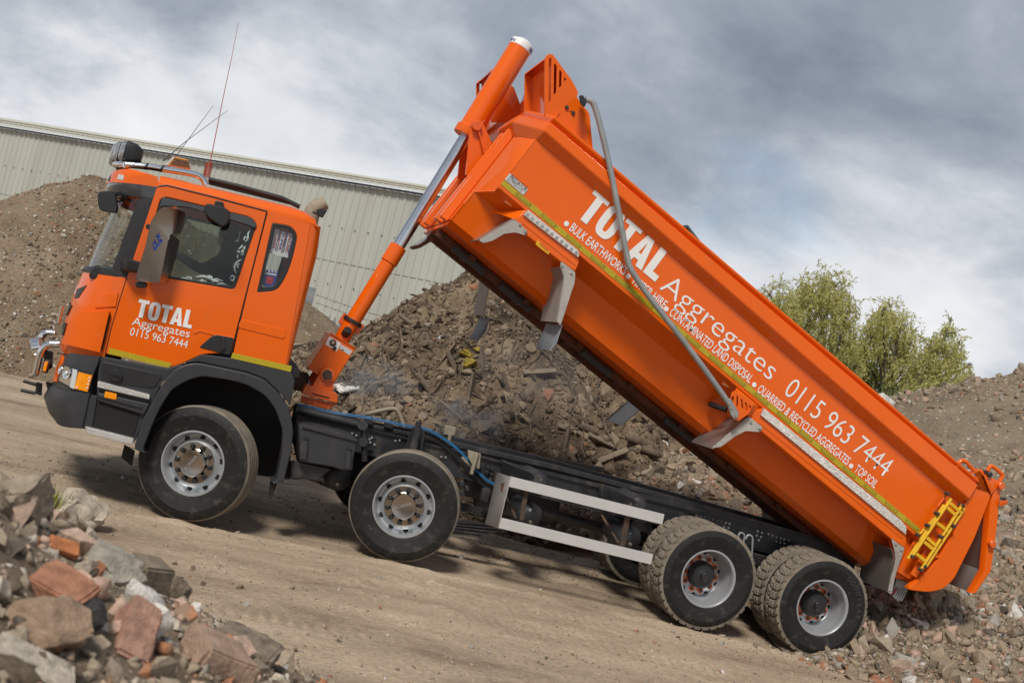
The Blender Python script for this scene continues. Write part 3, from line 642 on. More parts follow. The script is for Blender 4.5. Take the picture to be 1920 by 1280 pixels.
# ------------------------------------------------------------------ wheels
def tyre_me(R, w, drive, seg=96):
    h = w/2
    if not drive:
        prof = [(.298, -h+.02), (.306, -h+.005), (.33, -h-.006), (.345, -h-.006), (.352, -h-.010), (.43, -h-.012), (.436, -h-.015), (.452, -h-.012), (.50, -h+.002), (.516, -h+.012), (R-.008, -h+.022)]
        tp = [(R, -h+.03)]
        for g in (-.085, -.03, .03, .085): tp += [(R, g-.008), (R-.014, g-.005), (R-.014, g+.005), (R, g+.008)]
        tp += [(R, h-.03)]
        full = prof+tp+[(r, -y) for r, y in prof[::-1]]
        V, F = lathe_geo(full, seg); n = len(full)
        me = mesh('tyre', V, F)
        k0, k1 = len(prof)-2, len(prof)+len(tp)
        mi = [1 if k0 <= (i % (n-1)) <= k1 else 0 for i in range(len(F))]
    else:
        side = [(.298, -h+.02), (.306, -h+.005), (.33, -h-.004), (.345, -h-.006), (.352, -h-.010), (.43, -h-.012), (.437, -h-.015), (.452, -h-.011), (.485, -h+.0), (.498, -h+.006)]
        NT, NY, PITCH_N = 288, 22, 36
        ys = np.linspace(-h+.010, h-.010, NY); n = len(side)*2+NY; V = []
        def rad(i, y):
            s = abs(y)/h; a = i/NT*PITCH_N; zig = .012*(1 if int(a*2) % 2 else -1)
            fr = (a+1.1*s*(1 if y > 0 else 1)) % 1
            lat = fr < .24 and s > .30; mid = ((a+.5) % 1) < .2 and s <= .30
            cg = abs(abs(y)-.058+zig*.6) < .008 or (abs(y-zig*.5) < .006)
            d = 0.0 if not (lat or mid or cg) else .019
            return R-d-.006*s**3
        for i in range(NT):
            a = 2*math.pi*i/NT; c, s = math.cos(a), math.sin(a)
            row = side+[(rad(i, y), y) for y in ys]+[(r, -y) for r, y in side[::-1]]
            V += [(r*c, y, r*s) for r, y in row]
        F = []; mi = []
        for i in range(NT):
            j = (i+1) % NT
            for k in range(n-1):
                F.append((i*n+k, i*n+k+1, j*n+k+1, j*n+k)); mi.append(1 if len(side)-1 <= k <= len(side)+NY-1 else 0)
        me = mesh('tyre', V, F)
    me.materials.append(RUBBER); me.materials.append(TREAD)
    me.polygons.foreach_set('material_index', np.array(mi, np.int32)); smooth(me, 30); return me
TY_F, TY_D = tyre_me(.532, .30, False), tyre_me(.537, .29, True)
V, F = lathe_geo([(.288, -.10), (.303, -.137), (.300, -.146), (.288, -.147), (.281, -.138), (.276, -.11), (.268, -.07), (.262, -.055), (.246, -.052), (.225, -.062), (.205, -.088), (.195, -.097), (.12, -.10), (.0, -.10)], 64)
RIM_F = mesh('rim', V, F, 30)
V, F = lathe_geo([(.19, -.092), (.194, -.104), (.186, -.112), (.135, -.114), (.128, -.118), (.122, -.160), (.114, -.170), (.104, -.166), (.0, -.167)], 48)
HUB_F = mesh('hub_cap', V, F, 25)
V, F = lathe_geo([(.288, -.10), (.303, -.132), (.300, -.142), (.288, -.143), (.280, -.134), (.272, -.10), (.268, -.04), (.255, -.02), (.252, .03), (.243, .055), (.240, .09), (.225, .105), (.185, .10), (.165, .085), (.13, .085), (0, .085)], 64)
RIM_D = mesh('rim', V, F, 30)
V, F = lathe_geo([(.145, .09), (.142, .03), (.125, .005), (.118, -.005), (.112, -.012), (.07, -.02), (.048, -.03), (.044, -.062), (.040, -.066), (0, -.067)], 40)
HUB_D = mesh('hub', V, F, 30)
V, F = lathe_geo([(.0, -.03), (.017, -.028), (.023, -.018), (.025, 0), (.025, .02)], 14); NUT = mesh('wheel_nut', V, F, 40)
V, F = lathe_geo([(0, -.012), (.020, -.012), (.022, -.004), (.022, .01)], 10); NUTP = mesh('nut_pointer', V, F, 30)
V, F = lathe_geo([(0, -.003), (.03, -.003), (.032, .001)], 18); HOLE = mesh('hand_hole_disc', V, F)  # near-black disc on the rim face, painting in the shade of a hole
def add_letters(s, r0, hgt, a0, step, y, m, parent, name='lettering'):
    bmv, bmf = [], []
    for i, ch in enumerate(s):
        if ch == ' ': continue
        t = text_me(ch, .01); xs = [v.co.x for v in t.vertices]; mid = (min(xs)+max(xs))/2; a = a0-step*i
        er = Vector((math.cos(a), 0, math.sin(a))); et = Vector((math.sin(a), 0, -math.cos(a))); k = len(bmv)
        sc = hgt/.73
        bmv += [tuple(er*(r0+v.co.y*sc)+et*((v.co.x-mid)*sc)+Vector((0, y, 0))) for v in t.vertices]
        bmf += [tuple(j+k for j in p.vertices) for p in t.polygons]
    ob(name, mesh(name, bmv, bmf), m, parent)
RUB_L = mat('raised_rubber', (.055, .052, .048), .6, var=.1)
def wheel(x, z, y, drive, steer=0.0, far=False, twin=False, turn=0.0, word=None):
    loc = Vector((x, y, z))
    rim = ob('wheel', RIM_D if drive else RIM_F, SILVER)
    rim.location = loc; rim.rotation_euler = (0, 0, steer+(math.pi if far else 0)); rim.parent = TR
    rim.matrix_parent_inverse = Matrix.Translation(-TR.location)
    ob('tyre', TY_D if drive else TY_F, None, rim).rotation_euler = (0, turn, 0)
    if twin: 
        t2 = ob('tyre', TY_D, None, rim); t2.location = (0, .36, 0); t2.rotation_euler = (0, turn+.06, 0)
    if not drive:
        ob('hub_cap', HUB_F, HUBST, rim)
        for k in range(10):
            a = turn+2*math.pi*k/10; n = ob('wheel_nut', NUT, BLACK, rim); n.location = (.158*math.cos(a), -.118, .158*math.sin(a))
            h = ob('hand_hole_disc', HOLE, DARK, rim); a += .314; h.location = (.236*math.cos(a), -.0585, .236*math.sin(a)); h.scale = (.8, 1, .8)
            h.rotation_euler = Euler_((.0, 0, 0))
        if not far:
            e0 = Vector((math.cos(-turn*2+1.1), 0, math.sin(-turn*2+1.1)))
            lettering('SCANIA', -e0*.085+Vector((0, -.168, 0)), e0*.085+Vector((0, -.168, 0)), .028, (0, -1, 0), SILVER, rim, lift=.001)
    else:
        ob('hub', HUB_D, BLACK, rim)
        for k in range(10):
            a = turn+2*math.pi*k/10; n = ob('wheel_nut', NUTP, CHAS, rim); n.location = (.175*math.cos(a), .082, .175*math.sin(a))
            h = ob('hand_hole_disc', HOLE, DARK, rim); a += .314; h.location = (.2275*math.cos(a), .103, .2275*math.sin(a)); h.scale = (.75, 1, .75)
        for k in range(5):
            a0, a1 = turn+2*math.pi*(2*k)/10, turn+2*math.pi*(2*k+1)/10
            p0, p1 = Vector((math.cos(a0), 0, math.sin(a0)))*.175, Vector((math.cos(a1), 0, math.sin(a1)))*.175; m_ = (p0+p1)/2; gs = []
            for p, o in ((p0, m_), (p1, m_)):
                d = (o-p).normalized(); s = Vector((d.z, 0, -d.x)); r_ = .030
                q = [p+(d*math.cos(b)+s*math.sin(b))*r_ for b in np.linspace(.9, 2*math.pi-.9, 9)]+[o]
                gs.append(([tuple(v+Vector((0, .076, 0))) for v in q], [tuple(range(len(q)))]))
            V, F = join_geo(gs); ob('nut_pointer', mesh('nut_pointer', V, F), ORANGE, rim)
    if word: add_letters(word, .395, .05, 1.05, .155, -.163, RUB_L, rim)
    return rim
from mathutils import Euler as Euler_
ZO = (.0132, .0385, -.0169, -.0602); WX = (0.0, 1.995, 5.262, 6.615)
for i in range(4):
    st = (math.radians(20), math.radians(13.5), 0, 0)[i]; zc = .536+ZO[i]; dv = i > 1
    cy = .145
    c = P(*((361, 868.5), (757, 949.5), (1329, 1085), (1543, 1139.5))[i], 0.0)
    off = Vector((math.sin(st), math.cos(st), 0))*.145
    wheel(c.x+off.x, c.z, 0.0+off.y, dv, -st, False, dv, .3*i, 'GOODYEAR' if i == 3 else None)
    wheel(c.x+off.x, c.z, 2.44-.145, dv, -st, True, dv, .2)
    if dv: cyl('axle', (c.x, .5, c.z), (c.x, 1.95, c.z), .09, CHAS, TR, 16); hull('axle_casing', [(c.x+a*.2, 1.22+b*.24, c.z+e*.2) for a in (-1, 1) for b in (-1, 1) for e in (-1, 1)], CHAS, TR, .06)
    else: cyl('axle', (c.x, .35, c.z-.05), (c.x, 2.1, c.z-.05), .06, CHAS, TR, 12)
# ------------------------------------------------------------------ chassis
def rail(Y, th):
    a, b = P(560, 772, .83), P(1610, 1035, .83)
    top = [(560, 770), (690, 801), (940, 863), (1260, 938), (1454, 990), (1610, 1033)]
    tp = [P(x, y, .83) for x, y in top]; poly = [(p.x, p.z) for p in tp]+[(p.x, p.z-.27) for p in tp[::-1]]
    r_ = plate('chassis_rail', poly, Y, th, CHAS, TR, raw=True, bev=.004)
    for dz in (-.012, -.262):
        prism('rail_flange', [(tp[0].x, Y-.03, tp[0].z+dz), (tp[-1].x, Y-.03, tp[-1].z+dz), (tp[-1].x, Y+.05, tp[-1].z+dz), (tp[0].x, Y+.05, tp[0].z+dz)], (0, 0, .012), CHAS, r_, 0)
    return r_
r1 = rail(.83, .012); r2 = rail(1.60, .012)
# raised sub frame on top of the rails
for Y in (.86, 1.52):
    tp = [P(x, y, .86) for x, y in ((780, 812), (1035, 870), (1260, 930), (1454, 984), (1600, 1026))]
    plate('subframe', [(p.x, p.z+.0) for p in tp]+[(p.x, p.z-.05) for p in tp[::-1]], Y, .08, CHAS, TR, raw=True)
for px, py in ((700, 810), (900, 858), (1100, 905), (1300, 955), (1480, 1005), (1590, 1035)):
    p = P(px, py, .83); box('cross_member', (p.x, 1.22, p.z-.14), (.10, .78, .2), CHAS, TR)
def bolts(pts, Y, r=.012, m=TAN):
    for x, y in pts:
        p = P(x, y, Y); cyl('bolt', p, p+Vector((0, -.016, 0)), r, m, r1, 8)
bolts([(1305, 965), (1313, 967), (1321, 969), (1329, 971), (1336, 973), (1344, 975), (1352, 977)], .829, .008)
bolts([(1360, 979), (1367, 981), (1357, 987), (1365, 989), (1420, 995), (1428, 998), (1418, 1003), (1426, 1006), (1422, 1012), (1440, 1000), (1448, 1003), (1455, 1006), (1463, 1008), (1470, 1010)], .829, .014, GALV)
bolts([(1455, 1014), (1462, 1016), (1470, 1018), (1478, 1012), (660, 812), (668, 816), (694, 829), (702, 833), (693, 823), (741, 826), (749, 825), (767, 818), (697, 820), (827, 856), (835, 857), (844, 853)], .829, .012, GALV)
tube('tilt_tube', [P(556, 767, .55), P(620, 783, .55), P(681, 798, .55)], .042, BLACK, TR, 12)
cyl('stabiliser_link', P(681, 800, .55), P(684, 865, .55), .03, CHAS, TR, 12)
cyl('stabiliser_bush', P(681, 829, .5), P(681, 829, .62), .05, CHAS, TR, 16)
cyl('tube_end', P(680, 797, .5), P(680, 797, .62), .055, CHAS, TR, 14)
dm = cyl('damper', P(783, 800, .62), P(772, 850, .62), .05, CHAS, TR, 14)
cyl('damper_rod', P(783, 800, .62), P(786, 790, .62), .03, CHAS, TR, 10)
hull('damper_bracket', [P(x, y, Y) for Y in (.66, .82) for x, y in ((757, 842), (775, 797), (779, 800), (766, 846))], CHAS, TR)
hull('damper_bracket', [P(x, y, Y) for Y in (.66, .82) for x, y in ((788, 806), (797, 812), (792, 846), (786, 846))], CHAS, TR)
# leaf springs
for x0, x1, Y in ((600, 960, .75), (1215, 1650, .72)):
    for k in range(5):
        a, m_, b = P(x0+k*14, 905+ (x0-600)*.16+k*5-(30 if x0 > 1000 else 0), Y), P((x0+x1)/2, 965+(x0-600)*.17+k*5-(28 if x0 > 1000 else 0), Y), P(x1-k*14, 985+(x0-600)*.22+k*5-(30 if x0 > 1000 else 0), Y)
        q = catmull([a, m_, b], 5); V = []; 
        for p in q: V += [p+Vector((0, 0, 0)), p+Vector((0, .08, 0)), p+Vector((0, .08, -.018)), p+Vector((0, 0, -.018))]
        F = []
        for i in range(len(q)-1):
            for j in range(4): F.append((i*4+j, i*4+(j+1) % 4, i*4+4+(j+1) % 4, i*4+4+j))
        ob('leaf_spring', mesh('leaf_spring', V, F), CHAS, TR)
tube('u_bolt', [P(x, y, .6) for x, y in ((1383, 1012), (1386, 1000), (1392, 999), (1396, 1004), (1394, 1015))], .012, GALV, TR, 8, n=3)
tube('u_bolt', [P(x, y, .6) for x, y in ((1398, 1010), (1402, 1003), (1408, 1004), (1411, 1012), (1409, 1050))], .012, GALV, TR, 8, n=3)
# battery box
bb = [P(x, y, .02) for x, y in ((569, 797), (670, 824), (662, 862), (661, 882), (645, 882), (622, 875), (560, 865), (560, 800))]
bx = prism('battery_box', bb, (0, .55, 0), GREY, TR, .012)
hull('box_lid', [P(x, y, Y) for Y, q in ((.0, ((567, 795), (671, 822), (671, 830), (566, 803))), (.6, ((567, 793), (660, 816), (660, 824), (566, 801)))) for x, y in q], GREY, bx, .01)
for q in (((569, 826), (578, 828), (574, 862), (562, 860), (562, 835)), ((650, 845), (659, 847), (656, 880), (645, 878))):
    plate('latch', fillet(list(q), 2), -.02, .05, GREY, bx, bev=.006)
    c = P((q[0][0]+q[1][0])/2, q[0][1]-2, -.0); cyl('latch_knob', c+Vector((0, 0, -.01)), c+Vector((0, 0, .02)), .02, BLACK, bx, 10)
hull('lower_box', [P(x, y, Y) for Y in (.1, .6) for x, y in ((545, 862), (622, 878), (596, 901), (545, 895))], CHAS, TR, .01)
# air tanks lying across the chassis
WST = STICK
def tank(px, py, r, Y0, Y1, st):
    c = P(px, py, Y0); L = Y1-Y0
    V, F = lathe_geo([(0, 0), (r*.55, .012), (r*.85, .04), (r*.97, .075), (r, .11), (r, L-.1), (r*.85, L-.03), (0, L)], 28)
    t = ob('air_tank', mesh('air_tank', [Vector(v)+c for v in V], F, 40), GREY, TR)
    s = P(*st, Y0-.004); box('sticker', (s.x, s.y+.018, s.z), (.036, .004, .036), WHITE, t, 0); box('sticker_print', (s.x, s.y+.0150, s.z), (.022, .004, .022), STICK, t, 0)
    d = cyl('drain_plug', c+Vector((0, -.016, -.4*r)), c+Vector((0, .05, -.4*r)), .018, TAN, t, 10)
tank(635, 897, .135, .38, .95, (634, 895)); tank(1012, 908, .115, .30, .95, (1013, 900)); tank(997, 968, .135, .34, 1.0, (995, 957))
tank(1199, 951, .115, .30, .95, (1201, 946)); tank(1184, 1010, .135, .34, 1.0, (1183, 1001))
# side guard
def rail_bar(q): return plate('guard_rail', q, .0, .04, ALU, TR, bev=.004)
rail_bar([(957, 893), (1246, 964), (1242, 983), (954, 912)]); rail_bar([(938, 970), (1225, 1039), (1221, 1058), (933, 989)])
prism('guard_end', [P(957, 893, .0), P(933, 989.5, .0), P(909, 982, .22), P(932, 885.5, .22)], (.012, 0, 0), CHEQ, TR, .002)
for q in (((985, 905), (994, 907), (982, 975), (974, 975)), ((1174, 960), (1184, 962), (1171, 1025), (1162, 1022)), ((940, 905), (950, 905), (950, 925), (940, 920))):
    plate('guard_strut', list(q), .06, .03, RUST, TR, bev=.004)
for a, b in (((948, 930), (968, 972)), ((1128, 965), (1160, 1018))):
    tube('guard_brace', [P(*a, .3), P(*b, .08)], .014, RUST, TR, 6)
for q in (((938, 860), (947, 866), (996, 886), (1003, 893), (1003, 902), (985, 896), (940, 890)), ((1124, 905), (1132, 908), (1186, 935), (1193, 940), (1193, 950), (1175, 946), (1120, 935))):
    n = len(q); V = [P(x, y, .83-.8*i_) for (x, y), i_ in zip(q, (0, .2, .85, 1, 1, .85, 0))]
    prism('guard_outrigger', V, (.05, .0, 0), RUST if 0 else CHAS, TR, .003)
    prism('outrigger_edge', [V[2]+Vector((.02, -.004, .004)), V[3]+Vector((.055, -.004, .004)), V[4]+Vector((.055, -.004, -.002)), V[5]+Vector((.02, -.004, -.002))], (0, .01, 0), RUST, TR, .001)
# propeller shaft, brake gear and brackets
cyl('prop_shaft', P(900, 930, 1.2), P(1330, 1040, 1.2), .06, CHAS, TR, 14)
hull('gearbox', [P(x, y, Y) for Y in (1.0, 1.45) for x, y in ((540, 790), (800, 850), (850, 900), (820, 930), (560, 880))], DARK, TR, .03)
hull('transfer_block', [P(x, y, Y) for Y in (.95, 1.5) for x, y in ((870, 880), (935, 895), (925, 940), (870, 930))], CHAS, TR, .02)
bk = plate('body_guide', fillet([(877, 843), (902, 850), (899, 880), (886, 873), (878, 857)], 2), .7, .02, TAN, TR)
tube('guide_post', [P(895, 848, .68), P(884, 888, .68)], .022, TAN, bk, 8)
plate('guide_plate', fillet([(870, 850), (893, 855), (890, 875), (882, 886), (863, 880), (861, 866)], 3), .82, .012, TAN, bk)
bk2 = plate('body_guide', fillet([(834, 797), (855, 800), (853, 816), (832, 814)], 2), 1.5, .02, TAN, TR)
tube('guide_post', [P(844, 814, 1.5), P(842, 830, 1.5)], .022, TAN, bk2, 8)
for k in range(7):
    p = P(865+ (k % 2)*9, 905+k*9, .78); cyl('valve', p, p+Vector((0, -.06, 0)), .03, CHAS, TR, 10) if k < 3 else cyl('air_line', P(862, 930+k*4, .9), P(912, 945+k*4, .9), .012, BLACK, TR, 6)
for k, (x, y) in enumerate(((914, 876), (922, 879), (912, 884), (920, 888), (918, 897))):
    p = P(x, y, .82); cyl('valve', p, p+Vector((0, -.05, 0)), .02, CHAS, TR, 10)
hull('brake_valve', [P(x, y, Y) for Y in (.6, .75) for x, y in ((905, 912), (922, 915), (916, 945), (898, 940))], CHAS, TR, .02)
for off in (0, 3):
    tube('cable', [P(x, y+off, .76) for x, y in ((560, 757), (628, 772), (700, 783), (760, 796), (800, 803), (840, 826), (870, 852), (893, 880), (912, 897), (930, 908))], .0065, BLUE, TR, 6, n=4)
for off, r in ((6, .014), (9, .014), (12, .016), (15, .012)):
    tube('cable', [P(x, y+off, .80) for x, y in ((560, 760), (640, 777), (700, 787), (770, 800), (815, 812), (845, 836), (880, 872), (915, 905))], r, BLACK, TR, 6, n=4)
tube('hose', [P(x, y, 1.7) for x, y in ((640, 785), (690, 775), (735, 766), (748, 775), (758, 800))], .024, TAN, TR, 8, n=4)
for px, py in ((655, 783), (690, 790), (728, 797)):
    p = P(px, py, .78); box('cable_clip', p, (.09, .06, .05), BLACK, TR)
# fuel tank on the far side with straps
ft = hull('fuel_tank', [P(x, y, Y) for Y in (1.85, 2.4) for x, y in ((900, 850), (1030, 870), (1060, 905), (1040, 985), (890, 960), (880, 870))], GREY, TR, .03)
cyl('filler_cap', P(921, 843, 2.0), P(921, 836, 2.0), .06, GALV, ft, 16)
tube('guard_rail', [P(1040, 862, 2.3), P(1130, 880, 2.3)], .03, BEDSTEEL, TR, 8)
# ------------------------------------------------------------------ lifting ram
RY = 1.22
a, b = P(601, 700, RY), P(977, 88, RY); ax = (b-a).normalized()
def on_ax(px, py): p = P(px, py, RY); return a+ax*((p-a).dot(ax))
f0, f1, f2, f3, f4, f5 = on_ax(622, 640), on_ax(651, 592), on_ax(721, 488), on_ax(740, 457), on_ax(876, 240), on_ax(974, 92)
ram = cyl('ram_barrel', f0, f2, .082, ORANGE, TR, 40)
cyl('ram_sleeve', f2, f3, .092, ORANGE, ram, 40)
V, F = lathe_geo([(.08, -.02), (.105, -.018), (.108, 0), (.105, .018), (.08, .02)], 32, 'Z'); ob('wiper_ring', mesh('wiper_ring', along(V, f1-ax*.02, f1+ax*.02), F, 40), BLACK, ram)
sd_ = Vector((0, -1, 0)); rt = ax.cross(sd_)
for s in (-1, 1): box('stop_lug', f1-ax*.05+rt*.1*s, (.04, .05, .12), ORANGE_W, ram, .006, rot=ax.to_track_quat('Z', 'Y').to_matrix())
cyl('filler_plug', on_ax(633, 620)+Vector((0, -.07, 0)), on_ax(636, 612)+Vector((0, -.13, .02)), .045, BLACK, ram, 12)
rod = cyl('ram_rod', f3, f4+ax*.1, .0665, ROD, TR, 40)
cyl('rod_step', f4-ax*.17, f4-ax*.165, .0672, STEEL, rod, 40)
tubeo = cyl('ram_cover', f4-ax*.02, f5, .128, ORANGE, TR, 48)
L = .11; V, F = lathe_geo([(.12, -.01), (.131, 0), (.133, .055), (.128, .07), (.06, .11), (0, .115)], 40, 'Z')
cap = ob('cover_cap', mesh('cover_cap', along(V, f5, f5+ax), F, 30), WHITE, tubeo)
V, F = lathe_geo([(.07, -.09), (.145, -.09), (.15, -.08), (.15, .0), (.14, .012), (.125, .014)], 40, 'Z')
ob('trunnion_ring', mesh('trunnion_ring', along(V, f4, f4+ax), F, 30), ORANGE, tubeo)
def band_text(s, base, rad, a0, hgt, m_):
    q = ax.to_track_quat('Z', 'Y'); V, F = [], []; me = text_me(s, .02); x0 = min(v.co.x for v in me.vertices); sc = hgt/.73
    for v in me.vertices:
        an = a0+(v.co.x-x0)*sc/rad; V.append(q @ Vector((rad*math.cos(an), rad*math.sin(an), v.co.y*sc))+base)
    ob('lettering', mesh('lettering', V, [tuple(p.vertices) for p in me.polygons]), m_, cap)
q_ = ax.to_track_quat('Z', 'Y').inverted(); vw = q_ @ (Vector(CAM)-f5); va = math.atan2(vw.y, vw.x)
band_text('Edbro', f5+ax*.012, .1345, va-1.75, .042, INKB); band_text('Edbro', f5+ax*.012, .1345, va+.75, .042, INKB)
# cradle at the foot of the ram
def Rz(x, y, Y): return P(540+x/5.818, 500+y/5.818, Y)
cy0, cy1 = .88, 1.56
cr = hull('ram_cradle', [Rz(x, y, cy0) for x, y in ((470, 722), (740, 887), (480, 1300), (215, 1105))]+[Rz(x, y, cy0)+Vector((0, cy1-cy0, 0)) for x, y in ((470, 722), (740, 887), (480, 1300), (215, 1105))], ORANGE, TR, .006)
prism('cradle_lip', [Rz(x, y, cy0-.012) for x, y in ((468, 716), (742, 884), (738, 896), (464, 728))], (0, .03, 0), ORANGE, cr, .003)
st1 = prism('sticker', [Rz(x, y, cy0-.003) for x, y in ((452, 758), (580, 835), (530, 922), (405, 842))], (0, .002, 0), WHITE, cr, 0)
st2 = prism('sticker', [Rz(x, y, cy0-.003) for x, y in ((580, 845), (702, 918), (672, 965), (558, 893))], (0, .002, 0), STICK, cr, 0)
for x, y, Y, r_, m_ in ((490, 828, cy0, .035, RUST), (490, 828, cy0-.03, .018, TAN), (510, 890, cy0-.0, .02, INK)):
    p = Rz(x, y, Y-.004); cyl('gauge', p, p+Vector((0, -.022 if m_ is not INK else -.002, 0)), r_, m_, cr, 16)
prism('print', [Rz(x, y, cy0-.0036) for x, y in ((588, 895), (612, 908), (608, 918), (582, 904))], (0, .001, 0), INK, cr, 0)
def Ez(x, y, Y): return P(540+x/8, 640+y/8, Y)
ear = prism('cradle_ear', [Ez(x, y, .80) for x, y in ((540, 412), (600, 405), (645, 445), (655, 520), (690, 680), (665, 745), (370, 668), (380, 630), (500, 455))], (0, .04, 0), ORANGE_W, TR, .005)
e2 = mirror(ear)
pn_ = cyl('cradle_pin', Ez(590, 500, .74), Ez(590, 500, .74)+Vector((0, .94, 0)), .05, RUST, TR, 20)
cyl('pin_washer', Ez(590, 500, .775), Ez(590, 500, .80), .072, ORANGE_W, pn_, 20)
bs = prism('ram_base', [Ez(x, y, .76) for x, y in ((262, 655), (375, 668), (665, 748), (742, 790), (740, 930), (205, 790), (240, 700))], (0, .92, 0), ORANGE_W, TR, .006)
prism('base_slot', [Ez(x, y, .757) for x, y in ((330, 765), (400, 780), (640, 845), (600, 852), (400, 805))], (0, .02, 0), DARK, bs, .001)
hull('ram_foot', [Ez(x, y, Y) for Y in (.80, 1.64) for x, y in ((192, 800), (735, 937), (592, 1020), (195, 918))], ORANGE_W, bs, .005)
for q in (((205, 825), (408, 880), (388, 962), (208, 912)), ((432, 888), (618, 935), (580, 1005), (415, 970))):
    prism('foot_recess', [Ez(x, y, .797) for x, y in q], (0, .02, 0), mat('orange_inner', (.50, .07, .004), .5), bs, .001)
for x in (215, 335, 455):
    p = Ez(x, 985+ (x-215)*.24, .8); cyl('bolt', p+Vector((0, 0, .03)), p+Vector((0, 0, -.04)), .018, GALV, bs, 8)
hull('hydraulic_tank', [P(x, y, Y) for Y in (1.0, 2.3) for x, y in ((545, 690), (580, 700), (575, 735), (545, 730))], RUST, TR, .02)
# ------------------------------------------------------------------ tipping body
def U(px, py, Y): return uv(px, py, Y)
sp = [U(938, 347, 0), U(1007, 256.5, 0), U(1800, 937, 0), U(1750, 1028, 0), U(1722, 1001, 0)]
BODY = uplate('tipping_body', sp, 0.0, .02, ORANGE, TR, bev=.003)
mirror(BODY, BODY)
# top rail: section swept from the rear, round the chamfered front and back along the far side
FU, FY = -.135, .42
secf = [(U(1007, 257, 0)[1]-.03, 0.0), (U(1008, 237, -.09)[1]+.005, -.11), (.765, -.095), (.775, -.035), (.825, -.078), (.852, -.07), (.86, .06), (.60, .06)]
secr = [(U(1803, 941, 0)[1]-.03, 0.0), (U(1816, 935, -.09)[1]+.005, -.11), (.815, -.095), (.822, -.035), (.852, -.078), (.872, -.07), (.878, .06), (.67, .06)]
ur = U(1822, 925, -.09)[0]
R_ = [[B(ur, v, y) for v, y in secr], [B(-.0, v, y) for v, y in secf]]
# front chamfer: offset outward along the corner normal
def fr(v, y, base_u, base_y, n): return B(base_u+n[0]*(-y), v, base_y+n[1]*(-y))
R_.append([fr(v, y, FU, FY, (-1, -.15)) for v, y in secf])
full = R_+[[Vector((p.x, 2.44-p.y, p.z)) for p in r] for r in R_[::-1]]
n = len(secf); V = [p for r in full for p in r]; F = []
for i in range(len(full)-1):
    for j in range(n): F.append((i*n+j, i*n+(j+1) % n, (i+1)*n+(j+1) % n, (i+1)*n+j))
F += [tuple(range(n)), tuple(range((len(full)-1)*n, len(full)*n))[::-1]]
bm = bmesh.new(); bm.from_mesh(mesh('top_rail', V, F)); bmesh.ops.recalc_face_normals(bm, faces=bm.faces[:])
bmesh.ops.bevel(bm, geom=[e for e in bm.edges if len(e.link_faces) == 2 and e.calc_face_angle(0) > .3], offset=.006, segments=2, affect='EDGES', clamp_overlap=True)
ob('top_rail', from_bm('top_rail', bm, 40), ORANGE, BODY)
# front panel: chamfer facets and centre panel down to the floor line
vt = .66
def fpt(px, py, Y): return P(px, py, Y)
ch = [B(0, vt, .0), B(0, 0, 0), P(926, 359, .09), P(910, 372, .28), B(FU, -.30, FY), B(FU, vt, FY)]
bvF = []
for m_ in (0, 1):
    q = [Vector((p.x, 2.44-p.y, p.z)) for p in ch] if m_ else ch
    prism('front_chamfer', q, (UD*.012), ORANGE, BODY, .003)
prism('front_panel', [B(FU, vt, FY), B(FU, -.50, FY), B(FU, -.50, 2.02), B(FU, vt, 2.02)], UD*.012, ORANGE, BODY, .003)
# ribs on the front panel
for Y0 in (.50, .80, 1.52, 1.82):
    hull('front_rib', [B(u_, v_, Y_) for u_, Y_ in ((FU, Y0), (FU, Y0+.12), (FU-.09, Y0+.02), (FU-.09, Y0+.10)) for v_ in (-.52, .62)], ORANGE, BODY, .008)
for k, Y0 in enumerate((.62, .645, .67)): 
    prism('mount_plate', [B(FU-.02-.012*k, .10, Y0), B(FU-.02-.012*k, .62-.03*k, Y0), B(FU-.02-.012*k, .62-.03*k, Y0+.14), B(FU-.02-.012*k, .10, Y0+.14)], UD*-.012, ORANGE, BODY, .003)
# trunnion bracket each side of the ram
tb = on_ax(885, 228)
for Y in (.98, 1.42):
    pv = P(893, 237, .98); pv = Vector((pv.x, Y, pv.z)); 
    pts_ = [pv-UD*.06+VD*.06, pv+UD*.02+VD*.08, B(FU-.03, .48, Y), B(FU-.03, .12, Y), B(FU-.10, .06, Y), pv-UD*.03-VD*.07]
    tbk = prism('trunnion_bracket', pts_, (0, .03, 0), ORANGE, BODY, .004)
    prism('bracket_foot', [B(FU-.035, .50, Y-.10), B(FU-.035, .10, Y-.10), B(FU-.035, .10, Y+.10), B(FU-.035, .50, Y+.10)], UD*.02, ORANGE, tbk, .003)
    for v_ in (.16, .26, .36, .45):
        for dy in (-.06,): cyl('bolt', B(FU-.035, v_, Y+dy), B(FU-.06, v_, Y+dy), .018, ORANGE_W, tbk, 8)
    prism('gusset', [pv+VD*.0, B(FU-.03, .30, Y), B(FU-.03, .30, Y-.08), pv+Vector((0, -.04, 0))], VD*.015, ORANGE, tbk, .002)
    cyl('trunnion_pin', pv+Vector((0, -.06, 0)), pv+Vector((0, .08, 0)), .055, ORANGE_W, tbk, 20)
